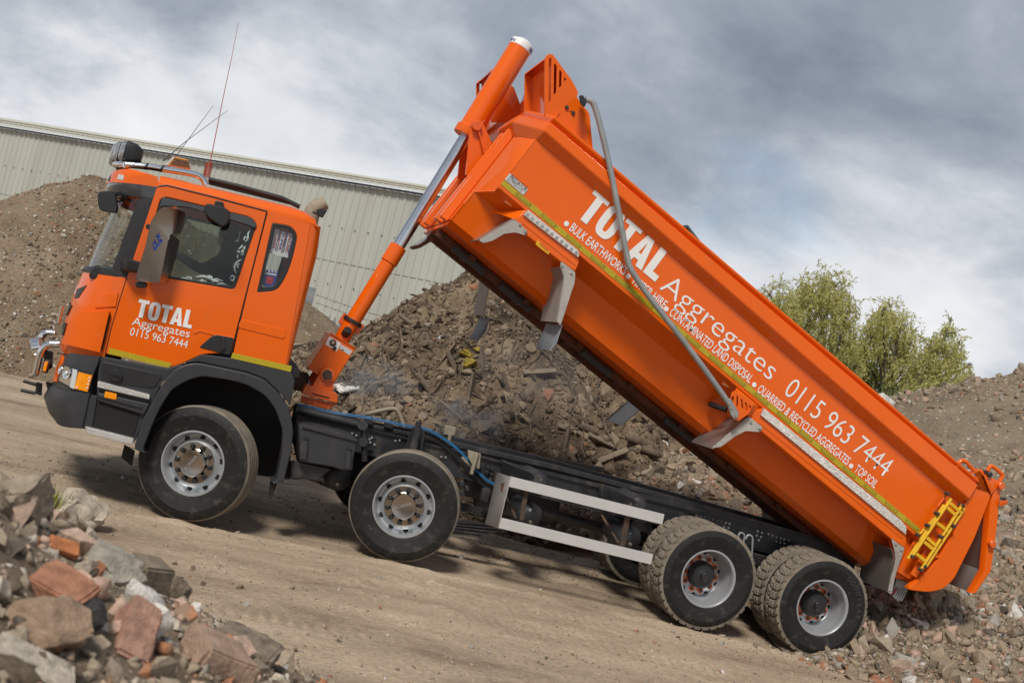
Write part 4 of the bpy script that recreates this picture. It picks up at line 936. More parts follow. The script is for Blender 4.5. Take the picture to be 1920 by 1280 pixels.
# load canopy above the front
def C4(x, y, Y=.06): return P(780+x/5.333, 60+y/5.333, Y)
CYN = .06
cps = [(1285, 835), (1290, 262), (1310, 232), (1340, 220), (1368, 228), (1550, 470), (1600, 560), (1621, 605), (1610, 655), (1690, 762), (1715, 785), (1737, 825), (1772, 1200), (1560, 1010), (1400, 870)]
sl = [[(1330, 270), (1340, 264), (1355, 266), (1352, 690), (1326, 702)], [(1382, 322), (1392, 318), (1407, 345), (1402, 605), (1378, 632)], [(1434, 388), (1444, 385), (1456, 405), (1453, 540), (1431, 562)], [(1482, 455), (1504, 476), (1482, 497)]]
tc_ = lambda l: [(780+x/5.333, 60+y/5.333) for x, y in l]
cn = plate('canopy_side', tc_(cps), CYN, .02, ORANGE, BODY, holes=[tc_(s) for s in sl], bev=.003)
mirror(cn, BODY).data.transform(Matrix.Translation(UD*-.26))
pt, pb = C4(1290, 262), C4(1285, 835)
ix = 1.16
def cv(p, Y): return Vector((p.x, Y, p.z))+(UD*-.26 if Y > 1.3 else Vector())
bk_u = UD*.30
for lo, hi in ((CYN+.02, .86), (1.58, 2.44-CYN-.02)):
    prism('canopy_top', [cv(pt, lo), cv(pt, hi), cv(C4(1345, 225), hi), cv(C4(1345, 225), lo)], (0, 0, -.02), ORANGE, BODY, .004)
    prism('canopy_top', [cv(C4(1345, 225), lo), cv(C4(1345, 225), hi), cv(C4(1550, 470), hi), cv(C4(1550, 470), lo)], (0, 0, -.02), ORANGE, BODY, .004)
    prism('canopy_top', [cv(C4(1550, 470), lo), cv(C4(1550, 470), hi), cv(C4(1612, 640), hi), cv(C4(1612, 640), lo)], (0, 0, -.02), ORANGE, BODY, .004)
    prism('canopy_back', [cv(C4(1365, 300), lo), cv(C4(1365, 300), hi), cv(C4(1365, 850), hi), cv(C4(1365, 850), lo)], (.015, 0, 0), ORANGE, BODY, .003)
for Y in (.86, 1.56):
    prism('canopy_inner_side', [cv(C4(x, y), Y) for x, y in ((1290, 262), (1345, 225), (1550, 470), (1612, 640), (1612, 850), (1285, 850))], (0, .02, 0), ORANGE, BODY, .004)
prism('canopy_back', [B(.10, .66, .9), B(.10, 1.12, .9), B(.10, 1.12, 1.56), B(.10, .66, 1.56)], UD*.015, ORANGE, BODY, .003)
prism('canopy_web', [cv(C4(x, y), 1.22) for x, y in ((1400, 480), (1440, 380), (1500, 480), (1500, 850), (1390, 850))], (0, .3, 0), ORANGE, BODY, .004)
prism('headboard', [B(.02, .66, .05), B(.02, .66, 2.39), B(.02, .95, 2.39), B(.02, .95, .05)], UD*.015, ORANGE, BODY, .003)
for x, y in ((1505, 755), (1570, 812)): 
    p = C4(x, y, CYN); cyl('bolt', p, p+Vector((0, -.02, 0)), .02, RUST, cn, 8)
p = C4(1540, 776, CYN); cyl('bolt', p, p+Vector((0, -.006, 0)), .02, ORANGE_W, cn, 12)
BROWN_U = mat('dirty_shaded_underframe', (.10, .028, .008), .7, dirt=(.03, .025, .02), dirt_amt=.6, dscale=4, var=.25)  # deep shade on the orange beams painted in as dark brown, dirt over it
# underside: lip, folded sides, floor, beams
uR = U(1700, 1075, 0)[0]; uF = .0
prof = [(0.0, -.002), (-.028, .0), (-.045, .06), (-.065, .10), (-.150, .31), (-.50, .40), (-.56, .50), (-.56, 1.22)]
prof = prof+[(v, 2.44-y) for v, y in prof[-2::-1]]
rows = []
for u_ in (uF, 1.5, 3.0, 4.5, uR): rows.append([B(u_ + (FU*.9 if (u_ == 0 and y > .2 and y < 2.24) else 0), v, y) for v, y in prof])
loft('body_underside', rows, ORANGE, BODY, th=.012, sm=12)
prism('floor_front', [B(FU*.9, v, y) for v, y in prof[4:-4]], UD*.01, ORANGE, BODY, .002)
for Y in (.90, 1.42):
    hull('body_beam', [B(u_, v_, Y+d) for u_ in (-.10, uR-.1) for v_ in (-.57, -.64) for d in (0, .12)], BROWN_U, BODY, .004)
for u_ in np.linspace(.3, 5.5, 8):
    hull('cross_bearer', [B(u_+d, v_, Y) for d in (0, .08) for v_ in (-.565, -.62) for Y in (.84, 1.6)], BROWN_U, BODY, .004)
for k, u_ in enumerate((.12, .75, 1.9, 3.1)):
    hull('rubber_pad', [B(u_+d, v_, Y) for d in (0, .42) for v_ in (-.60, -.665) for Y in (.86, .92)], BLACK, BODY, .004)
# lower side skirts with steps, mudguards
def skirt(top_a, top_b, low_a, low_b, cut_b, name='side_skirt'):
    return
sk1 = plate('side_skirt', [(985, 396), (1085, 483), (1086, 492), (1079, 509), (1050, 490), (988, 442), (966, 411), (975, 404)], -.02, .22, ORANGE, BODY, bev=.012)
plate('step_tread', [(990.5, 393.5), (1083, 468), (1086, 474), (1085, 483), (982, 403)], -.045, .2, CHEQ_B, sk1, bev=.003)
for k in range(11):
    t = k/11; a_, b_ = Vector((984, 401.5)).lerp(Vector((1084, 480)), t+.02), Vector((984, 401.5)).lerp(Vector((1084, 480)), t+.062)
    plate('tread_notch', [(a_.x+3, a_.y-4), (b_.x+3, b_.y-4), tuple(b_), tuple(a_)], -.049, .006, GALV, sk1, bev=.0)
sk2 = plate('side_skirt', [(1412, 770), (1432, 765), (1698, 985), (1700, 1014), (1697, 1027), (1672, 1011), (1429, 810), (1408, 786)], -.02, .22, ORANGE, BODY, bev=.012)
plate('step_tread', [(1433, 765), (1690, 975), (1700, 987), (1699, 1002), (1427, 778)], -.045, .2, CHEQ_B, sk2, bev=.003)
plate('skirt_fold', [(1424, 788), (1694, 1006), (1693, 1010), (1422, 792)], -.026, .02, ORANGE, sk2, bev=.003)
plate('skirt_fold', [(980, 415), (1080, 494), (1079, 498), (979, 419)], -.026, .02, ORANGE, sk1, bev=.003)
hull('skirt_bracket', [P(x, y, Y) for Y, q in ((-.01, ((985, 394), (1010, 404), (966, 412))), (.28, ((920, 396), (965, 412), (985, 394)))) for x, y in q], ORANGE, BODY, .003)
GUARD_IN = mat('guard_inner_face', (.34, .31, .28), .6, metal=.3, dirt=(.2, .16, .12), dirt_amt=.4, dscale=6, var=.15)
def guard(side, top_near, far_shift, label=None):
    f = plate('mudguard', fillet(side, 3), -.03, .012, CHEQ, BODY, bev=.003)
    q = [P(x, y, -.02) for x, y in top_near]; k = Vector((0, .56, 0))
    V, F = [], []; n = len(q)
    for p in q: V += [p, p+k]
    for i in range(n-1): F.append((2*i, 2*i+1, 2*i+3, 2*i+2))
    bm = bmesh.new(); bm.from_mesh(mesh('x', V, F)); bmesh.ops.recalc_face_normals(bm, faces=bm.faces[:]); bmesh.ops.solidify(bm, geom=bm.faces[:], thickness=.008)
    g = ob('guard_plate', from_bm('guard_plate', bm, 30), far_shift, f); return f, g
g1 = guard([(965, 411), (990, 434), (985, 442), (967, 436), (946, 438.5), (923, 452), (906, 456), (898, 451)], [(963, 411), (900, 450)], CHEQ)
g2 = guard([(1052, 489), (1079, 510), (1078, 529), (1051, 611), (1044, 602), (1055, 540), (1058, 517), (1050, 500)], [(1052, 500), (1058, 520), (1054, 545), (1043, 604)], GUARD_IN)
g3 = guard([(1404, 780), (1431, 801), (1424.6, 810), (1399, 807.6), (1378, 818), (1353, 837), (1332, 841)], [(1403, 781), (1336, 841)], CHEQ)
g4 = guard([(1671, 1009), (1697, 1027), (1680, 1075), (1672, 1114), (1664, 1110), (1668, 1092), (1679, 1049), (1677, 1030)], [(1672, 1028), (1677, 1045), (1666, 1100), (1665, 1110)], BEDSTEEL)
for gf, gp in (g1, g2, g3, g4):
    mf = mirror(gf, BODY); mg_ = mirror(gp, mf)
    for o_ in (mf, mg_): o_.data.transform(Matrix.Translation(UD*-.26-VD*.17))
for gf, pts_ in ((g1[0], ((975, 421), (985, 434))), (g2[0], ((1054, 498), (1071, 512))), (g3[0], ((1408, 791), (1424, 803))), (g4[0], ((1680, 1020), (1690, 1030), (1668, 1105)))):
    for x, y in pts_: p = P(x, y, -.03); cyl('bolt', p, p+Vector((0, -.012, 0)), .014, GALV, gf, 10)
FLAP = mat('grey_rubber_flap', (.20, .225, .25), .7, dirt=DUST, dirt_amt=.2, var=.15)
fl1 = prism('rubber_flap', [P(1053, 608, .0), P(1043, 640, 0), P(1029, 657, .0), P(1029, 657, 0)+Vector((.0, .5, 0)), P(1043, 640, 0)+Vector((0, .53, 0)), P(1053, 608, 0)+Vector((0, .56, 0))], (.012, 0, -.006), FLAP, BODY, .002)
mirror(fl1, BODY).data.transform(Matrix.Translation(UD*-.26-VD*.17))
fl2 = hull('rubber_flap', [P(x, y, Y) for Y, q in ((.05, ((1668, 1110), (1666, 1122), (1641, 1174))), (.5, ((1668, 1110), (1645, 1174)))) for x, y in q], RUBBER, BODY, .002)
mirror(fl2, BODY)
# stripe with reflective markers, lettering, badges
pS = -.004
plate('reflective_tape', [(943, 341), (1786, 1045.5), (1780, 1049), (1722, 1000.5), (938, 348)], pS, .004, TAPE, BODY, bev=0) if 0 else None
uplate('reflective_tape', [(0.0, .008), (U(1722, 1000, 0)[0]-.0, .008), (U(1722, 1000, 0)[0]-.02, .062), (0.0, .062)], pS, .004, TAPE, BODY, bev=0)
for k in range(18):
    u0 = .17+k*.322; t = uplate('tape_marker', [(u0, .017), (u0+.19, .017), (u0+.19, .053), (u0, .053)], pS-.002, .003, TAPE_D, BODY, bev=0)
    uplate('marker_print', [(u0+.02, .027), (u0+.17, .027), (u0+.17, .043), (u0+.02, .043)], pS-.004, .003, TAPE, t, bev=0)
def bl(s, a_, b_, cap, bold=0, space=1): return lettering(s, P(*a_, 0), P(*b_, 0), cap, N_, WHITE, BODY, bold, space, lift=.004)
heavy_total(P(1079, 404, 0), P(1228, 528.5, 0), .345, N_, WHITE, BODY)
bl('Aggregates', (1236, 540.5), (1443, 713), .200, -.008)
bl('0115 963 7444', (1468, 736.5), (1657, 894), .205, -.006, .98)
for s, a_, b_ in (('BULK EARTHWORKS', (1066, 431), (1169, 516.5)), ('TIPPER HIRE', (1181.5, 529), (1243, 579.5)), ('CONTAMINATED LAND DISPOSAL', (1253, 589.5), (1404.5, 718.5)), ('QUARRIED & RECYCLED AGGREGATES', (1418, 733), (1587, 872)), ('TOP SOIL', (1600, 882.5), (1639, 915.5))):
    bl(s, a_, b_, .090, .010)
for x, y in ((1062, 419.5), (1177.5, 518), (1249, 579), (1414, 721), (1595.5, 873)):
    p = P(x, y, 0); cyl('bullet_point', p+Vector((0, -.001, 0)), p+Vector((0, -.005, 0)), .026, WHITE, BODY, 20)
bdg = plate('maker_badge', [(955.8, 325), (990, 355), (981.5, 366), (946.7, 336.5)], -.008, .008, STICK, BODY, bev=.001)
lettering('PREDATOR', P(954, 335, -.008), P(984.5, 360, -.008), .052, N_, INK, bdg, bold=.0, space=1.0, lift=.002)
lettering('ULTIMATE', P(951, 337.8, -.008), P(977, 359.5, -.008), .018, N_, INK, bdg, lift=.002, space=1.6)
ws_ = plate('warning_sticker', [(1008, 450), (1031, 472), (1028, 477), (1004, 458)], -.03, .004, YELLOW, BODY, bev=0)
lettering('WARNING', P(1009.5, 458.5, -.031), P(1027, 473.5, -.031), .030, N_, INKR, ws_, lift=.002)
for q in (((947, 368), (963, 377), (961, 389), (944, 380)), ((1355, 712), (1372, 722), (1369, 730), (1351, 720))):
    c = [P(x, y, .10) for x, y in q]; ml = prism('marker_lamp', c, (0, .06, 0), ORANGE, BODY, .004)
    cc = sum(c, Vector())/4; prism('lens', [cc+(p-cc)*.8+Vector((0, -.006, 0)) for p in c], (0, .006, 0), AMBER, ml, .002)
# sheeting arm and its bracket
arm = tube('sheet_arm', [P(x, y, -.12) for x, y in ((1098, 187), (1108, 190), (1116, 203), (1130, 255), (1150, 345), (1166, 430), (1176, 482), (1181, 500), (1190, 516), (1215, 553), (1290, 650), (1350, 732), (1372, 765))], .030, GALV, TR, 12, n=4)
hull('arm_pivot', [P(x, y, Y) for Y in (-.16, .0) for x, y in ((1085, 180), (1093, 178), (1100, 192), (1096, 202), (1088, 196))], BLACK, arm, .01)
plate('arm_end', fillet([(1362, 750), (1370, 746), (1386, 775), (1384, 784), (1377, 786), (1370, 776)], 4), -.15, .02, GALV, arm, bev=.003)
for x, y in ((1366, 757), (1371, 765), (1380, 780)): p = P(x, y, -.15); cyl('bolt', p, p+Vector((0, -.012, 0)), .012, TAN, arm, 8)
ab = plate('arm_bracket', fillet([(1372, 736), (1380, 731), (1415, 756), (1404, 776), (1383, 790), (1364, 776)], 4), -.10, .02, ORANGE, BODY, holes=[[(1373, 742), (1377, 744), (1374, 756), (1370, 752)], [(1381, 741), (1384, 743), (1384, 762), (1381, 760)], [(1389, 747), (1392, 749), (1394, 766), (1391, 764)], [(1397, 753), (1400, 755), (1402, 768), (1398, 770)], [(1404, 759), (1409, 762), (1406, 768)]], bev=.003)
hull('bracket_box', [P(x, y, Y) for Y, q in ((-.08, ((1378, 733), (1415, 757), (1403, 778))), (.02, ((1380, 725), (1425, 762), (1408, 785)))) for x, y in q], ORANGE, ab, .004)
tube('hydraulic_hose', [P(1331, 757, .3), P(1345, 762, .2), P(1362, 768, .1)], .03, BLACK, BODY, 8)
# ladder
lad = bpy.data.objects.new('ladder', None); 
def Lz(x, y, Y=-.10): return P(1640+x/4.571, 840+y/4.571, Y)
lad = tube('ladder', [Lz(655, 432), Lz(318, 930)], .018, YELLOW, BODY, 6)
for q in (((750, 485), (400, 1035)), ((770, 515), (440, 1015)), ((595, 485), (285, 945))):
    tube('ladder_rail', [Lz(*q[0], -.08 if q[0][0] != 750 else -.10), Lz(*q[1], -.08 if q[0][0] != 750 else -.10)], .017, YELLOW, lad, 6)
for q in (((650, 470), (742, 550)), ((622, 505), (695, 572)), ((540, 640), (630, 712)), ((455, 770), (530, 838)), ((432, 805), (520, 880)), ((362, 905), (440, 970))):
    a_, b_ = Lz(*q[0], -.11), Lz(*q[1], -.11); d = (b_-a_).normalized(); s = Vector((d.z, 0, -d.x))*.018
    prism('rung', [a_-s, b_-s, b_+s, a_+s], (0, .04, 0), YELLOW, lad, .003)
for q in (((620, 390), (540, 500)), ((540, 560), (450, 665)), ((450, 665), (375, 745))):
    tube('ladder_link', [Lz(*q[0], -.05), Lz(*q[1], -.05)], .012, ORANGE_W if q[0][0] == 620 else YELLOW, lad, 6)
for x, y in ((622, 388), (535, 558), (455, 660), (372, 742), (320, 925), (425, 1010), (395, 1040), (750, 490), (568, 757), (675, 665)):
    p = Lz(x, y, -.10); cyl('ladder_bolt', p+Vector((0, .04, 0)), p+Vector((0, -.03, 0)), .02, RUST, lad, 8)
# rear frame and tailgate
rf = [(1838, 879), (1846, 893), (1860, 925), (1828, 1007), (1789, 1085), (1769, 1104), (1742, 1110), (1700, 1105), (1716, 1092), (1757, 1050), (1789, 999), (1808, 948), (1822, 917), (1812, 893)]
rear = plate('rear_frame', fillet(rf, [6, 3, 4, 8, 10, 12, 14, 10, 8, 10, 10, 8, 3, 3]), -.05, .09, ORANGE, BODY, bev=.008)
mirror(rear, BODY)
prism('rear_cheek', [P(x, y, .045) for x, y in ((1745, 945), (1806, 948), (1789, 999), (1757, 1050), (1716, 1092), (1680, 1070), (1722, 1001))], (0, .02, 0), ORANGE, BODY, .003)
prism('rear_cheek', [P(x, y, .10) for x, y in ((1668, 1012), (1722, 1001), (1748, 1030), (1716, 1092), (1676, 1082))], (0, .02, 0), ORANGE, BODY, .003)
hull('rear_scoop', [P(x, y, Y) for Y in (.13, 2.31) for x, y in ((1716, 1092), (1745, 1108), (1765, 1103), (1690, 1085), (1660, 1060), (1700, 1040))], ORANGE, BODY, .01)
prism('rear_gusset', [P(x, y, -.03) for x, y in ((1738, 1024), (1748, 1032), (1719, 1083), (1708, 1076))], (0, .02, 0), ORANGE, BODY, .004)
prism('rear_gusset', [P(x, y, -.06) for x, y in ((1757, 1035), (1762, 1046), (1745, 1045))], (0, .06, 0), ORANGE, BODY, .003)
hull('hinge_post', [P(x, y, Y) for Y in (-.05, .10) for x, y in ((1830, 878), (1842, 880), (1858, 920), (1862, 927), (1824, 916), (1812, 893))], ORANGE, BODY, .006)
p = P(1851, 888, -.05); cyl('hinge_pin', p+Vector((0, -.06, 0)), p+Vector((0, .1, 0)), .03, BLACK, BODY, 14)
p = P(1824, 892.5, -.055); cyl('hinge_eye', p, p+Vector((0, -.004, 0)), .028, GALV, BODY, 14)
def Tz(x, y, Y=-.04): return P(1640+x/4.571, 840+y/4.571, Y)
tube('grab_handle', [Tz(690, 165), Tz(735, 112), Tz(755, 105), Tz(785, 118), Tz(850, 190)], .022, ORANGE, BODY, 8, n=4)
te = [(1867, 905), (1873, 903), (1879, 908), (1873, 944), (1871, 975), (1858, 1071), (1852, 1078), (1830, 1111), (1822, 1112), (1846, 1070), (1857, 945)]
tg = plate('tailgate', te, -.06, .10, ORANGE, BODY, bev=.006)
q0, q1, q2 = P(1857, 945, -.04), P(1846, 1070, -.04), P(1824, 1112, -.04)
prism('tailgate_skin', [q0, q1, q1+Vector((0, 2.5, 0)), q0+Vector((0, 2.5, 0))], (.03, 0, .004), BEDSTEEL, tg, .002)
prism('tailgate_skin', [q1, q2, q2+Vector((0, 2.5, 0)), q1+Vector((0, 2.5, 0))], (.03, 0, .004), BEDSTEEL, tg, .002)
mirror(tg, BODY)
hull('tailgate_hinge', [Tz(x, y, Y) for Y in (-.08, .04) for x, y in ((940, 230), (1000, 290), (1085, 290), (1000, 400), (925, 215))], ORANGE, tg, .006)
tube('grab_handle', [Tz(965, 195), Tz(990, 155), Tz(1010, 155), Tz(1075, 205), Tz(1095, 235), Tz(1070, 285)], .022, ORANGE, tg, 8, n=4)
for x, y in ((1068, 318), (992, 815)): p = Tz(x, y, -.06); cyl('tailgate_pin', p+Vector((0, -.05, 0)), p+Vector((0, .05, 0)), .04, ORANGE_W, tg, 14)
lk = hull('tailgate_latch', [Tz(x, y, Y) for Y in (-.1, 0) for x, y in ((1065, 450), (1140, 445), (1142, 475), (1070, 505))], ORANGE, tg, .006)
hull('latch_cap', [Tz(x, y, Y) for Y in (-.09, 0) for x, y in ((1085, 425), (1125, 420), (1130, 445), (1085, 448))], BLACK, tg, .006)
# rear lamps
def Zt(x, y, Y): return P(1500+x/2.56, 780+y/2.56, Y)
lc = hull('rear_lamp', [Zt(x, y, Y) for Y in (.25, .6) for x, y in ((462, 775), (535, 802), (475, 893), (440, 862))], GALV, TR, .006)
for k in range(5): tube('lamp_grille', [Zt(470+k*11, 822+k*2, .235), Zt(450+k*9, 870+k*4, .235)], .008, GALV, lc, 6)
prism('lens', [Zt(x, y, .242) for x, y in ((458, 828), (472, 822), (470, 840), (446, 856))], (0, .01, 0), RED, lc, 0)
hull('rear_crossbeam', [P(x, y, Y) for Y in (.3, 2.1) for x, y in ((1690, 1075), (1712, 1085), (1700, 1105), (1680, 1090))], CHAS, TR, .006)
# driver seen through the glass
def skin_person():
    base = P(400, 570, 1.82)
    J = [(0, 0, -.02), (.02, 0, .18), (.03, 0, .40), (.02, 0, .54), (.0, 0, .62), (-.03, 0, .72), (-.03, 0, .84),   # spine to crown
         (.02, -.19, .50), (-.20, -.22, .32), (-.44, -.14, .40), (-.52, -.12, .42), (.02, .19, .50), (-.2, .22, .32), (-.44, .14, .40), (-.52, .12, .42),
         (-.05, -.11, -.04), (-.45, -.14, .06), (-.62, -.14, -.34), (-.05, .11, -.04), (-.45, .14, .06), (-.62, .14, -.34)]
    E = [(0, 1), (1, 2), (2, 3), (3, 4), (4, 5), (5, 6), (3, 7), (7, 8), (8, 9), (9, 10), (3, 11), (11, 12), (12, 13), (13, 14), (0, 15), (15, 16), (16, 17), (0, 18), (18, 19), (19, 20)]
    Rr = [.15, .15, .17, .12, .06, .095, .075, .085, .06, .045, .04, .085, .06, .045, .04, .10, .085, .06, .10, .085, .06]
    me = bpy.data.meshes.new('person'); me.from_pydata([tuple(base+Vector(j)) for j in J], E, []); 
    o = bpy.data.objects.new('person', me); COL.objects.link(o)
    m_ = o.modifiers.new('s', 'SKIN'); sk = me.skin_vertices[0].data
    for v, r_ in zip(sk, Rr): v.radius = (r_, r_)
    sk[0].use_root = True; o.modifiers.new('d', 'SUBSURF').levels = 2; o.modifiers['d'].render_levels = 2
    dg = bpy.context.evaluated_depsgraph_get(); me2 = bpy.data.meshes.new_from_object(o.evaluated_get(dg)); bpy.data.objects.remove(o)
    o = ob('person', me2, CLOTH); smooth(me2, 60); return o, base
pr, pb_ = skin_person()
pr['label'] = 'driver in dark clothing at the steering wheel inside the orange truck cab'; pr['category'] = 'person'
V, F = lathe_geo([(0, .125), (.05, .118), (.09, .08), (.105, .02), (.104, -.03), (.085, -.05), (0, -.05)], 20, 'Z')
ob('hair', mesh('hair', [pb_+Vector((-.025, 0, .77))+Vector(v) for v in V], F, 50), INK, pr)
hc = pb_+Vector((-.035, 0, .73)); V, F = lathe_geo([(0, -.13), (.04, -.12), (.07, -.07), (.085, 0), (.085, .05), (0, .1)], 18, 'Z')
hd = ob('face', mesh('face', [hc+Vector((v[0]*1.1, v[1]*.85, v[2])) for v in V], F, 60), SKIN, pr)
# ------------------------------------------------------------------ ground and heaps
def _h(ix, iy, s):
    n = (ix.astype(np.int64)*374761393+iy.astype(np.int64)*668265263+s*1442695041) & 0x7fffffff
    n = ((n ^ (n >> 13))*1274126177) & 0x7fffffff
    return ((n ^ (n >> 16)) & 0xffff)/65535.0
def vnoise(x, y, s=0):
    ix, iy = np.floor(x), np.floor(y); fx, fy = x-ix, y-iy; fx, fy = fx*fx*(3-2*fx), fy*fy*(3-2*fy)
    a, b, c, d = _h(ix, iy, s), _h(ix+1, iy, s), _h(ix, iy+1, s), _h(ix+1, iy+1, s)
    return (a*(1-fx)+b*fx)*(1-fy)+(c*(1-fx)+d*fx)*fy
def fbm(x, y, s=0, o=4):
    t, a, tot = 0, 1.0, 0
    for k in range(o): t = t+a*(vnoise(x*2**k, y*2**k, s+k)-.5); tot += a; a *= .5
    return t/tot
def ground_h(x, y):
    x = np.asarray(x, float); y = np.asarray(y, float)
    b = np.interp(x, [-4, 0, 1.995, 3.6, 5.262, 6.615, 9], [.0, .0132, .0385, .02, -.0169, -.0602, -.06])-.004
    pat = np.clip(fbm(x*.55+3, y*.9, 25, 3)*5+.15, 0, 1)
    ruts = .05*fbm(x*.3+y*.1, y*1.9-x*.2, 5, 3)+.024*fbm(x*1.6, y*4.0, 9, 3)+.11*pat*np.clip(fbm(x*3.2+y, y*8-x*1.2, 27, 3)-.06, 0, 1)+.014*fbm(x*9, y*11, 19, 2)
    near = np.exp(-((y-.1)/.35)**2)*(x > -.5)*(x < 7.4)
    far = .9*fbm(x*.02, y*.02, 77, 2)*np.clip((np.hypot(x-3, y)-30)/40, 0, 1)
    berm = (.028+.05*fbm(x*4, y*4, 21, 2))*(np.exp(-((y+.09)/.06)**2)+np.exp(-((y-2.53)/.06)**2))*(x > -.6)*(x < 7.5)
    pr = 0
    for y0, ph in ((-.72, 0.), (-1.62, 1.3), (-2.7, 2.2), (2.95, .6)):
        yl = y-y0-.10*np.sin(.45*x+ph)-.05*x*(ph-1)*.3; lane = np.exp(-(yl/.14)**6)
        zz_ = np.abs(((yl/.09) % 2)-1); pr = pr+lane*np.clip(fbm(x*.8+ph, y*.8, 29, 2)*4+.55, 0, 1)*(.0075*np.clip(np.sin(2*np.pi*x/.105+2.4*zz_)*2, -1, 1)-.010)
    return pr+b+ruts*(1-.75*near)-.012*near+far+berm
def cone(x, y, c, H, l, r_, f, b, top=.5):
    dx, dy = x-c[0], y-c[1]; ax_ = np.where(dx < 0, l, r_)*dx; ay = np.where(dy < 0, f, b)*dy
    return H-(np.sqrt(ax_**2+ay**2+top**2)-top)
def hA(x, y): return cone(x, y, (-3.0, 13.0), 3.62, .72, .40, .93, .7)+.30*fbm(x*.8, y*.8, 31)+.14*fbm(x*3, y*3, 33)+.05*fbm(x*12, y*12, 35, 2)
def hB(x, y): return cone(x, y, (4.55, 8.0), 3.95, .90, .36, .86, .7, .3)+.75*fbm(x*.9, y*.9, 41)+.52*fbm(x*2.6, y*2.6, 43)+.34*np.abs(fbm(x*6, y*6, 45, 3))+.10*fbm(x*17, y*17, 46, 2)
def hC(x, y): return cone(x, y, (7.9, 5.3), 1.72, .42, .42, .75, .4)+.25*fbm(x*1.1, y*1.1, 51)+.12*fbm(x*5, y*5, 53)
def hD(x, y):
    e = .42*(x-9.7)+.07*(y-1)+.5*fbm(x*.35, y*.35, 61)-np.clip(y-16, 0, 99)*.7
    e = np.where(e > 0, e*e/(e+.35), e)
    t = cone(x, y, (9.5, 2.0), .95, .34, .40, .40, .38, .4)
    return np.maximum(e, t)+.22*fbm(x*1.0, y*1.0, 63)+.10*fbm(x*4, y*4, 65)
def hF(x, y): return cone(x, y, (-1.7, -7.6), 1.88, .48, .49, .47, .49, .3)-.06+.16*fbm(x*2.2, y*2.2, 71)+.07*fbm(x*8, y*8, 73)+.03*fbm(x*30, y*30, 74, 2)
def grid_mesh(name, xs, ys, h, keep=None):
    X, Y = np.meshgrid(xs, ys); Z = h(X, Y); nx, ny = len(xs), len(ys)
    V = np.stack([X.ravel(), Y.ravel(), Z.ravel()], 1)
    i = np.arange(nx*ny).reshape(ny, nx); F = np.stack([i[:-1, :-1], i[:-1, 1:], i[1:, 1:], i[1:, :-1]], -1).reshape(-1, 4)
    if keep is not None:
        k = keep(X, Y, Z).ravel(); F = F[k[F].any(1)]; u_, inv_ = np.unique(F, return_inverse=True); V = V[u_]; F = inv_.reshape(-1, 4)
    return np_mesh(name, V, F)
def np_mesh(name, V, F, sm=True):
    me = bpy.data.meshes.new(name); F = np.asarray(F); n, k = F.shape
    me.vertices.add(len(V)); me.vertices.foreach_set('co', np.asarray(V, np.float32).ravel())
    me.loops.add(n*k); me.loops.foreach_set('vertex_index', F.astype(np.int32).ravel())
    me.polygons.add(n); me.polygons.foreach_set('loop_start', np.arange(0, n*k, k, dtype=np.int32)); me.polygons.foreach_set('loop_total', np.full(n, k, np.int32))
    if sm: me.polygons.foreach_set('use_smooth', np.ones(n, bool))
    me.update(calc_edges=True); return me
def nodemat(name):
    m = bpy.data.materials.new(name); m.use_nodes = True; return m, m.node_tree.nodes, m.node_tree.links, m.node_tree.nodes['Principled BSDF']
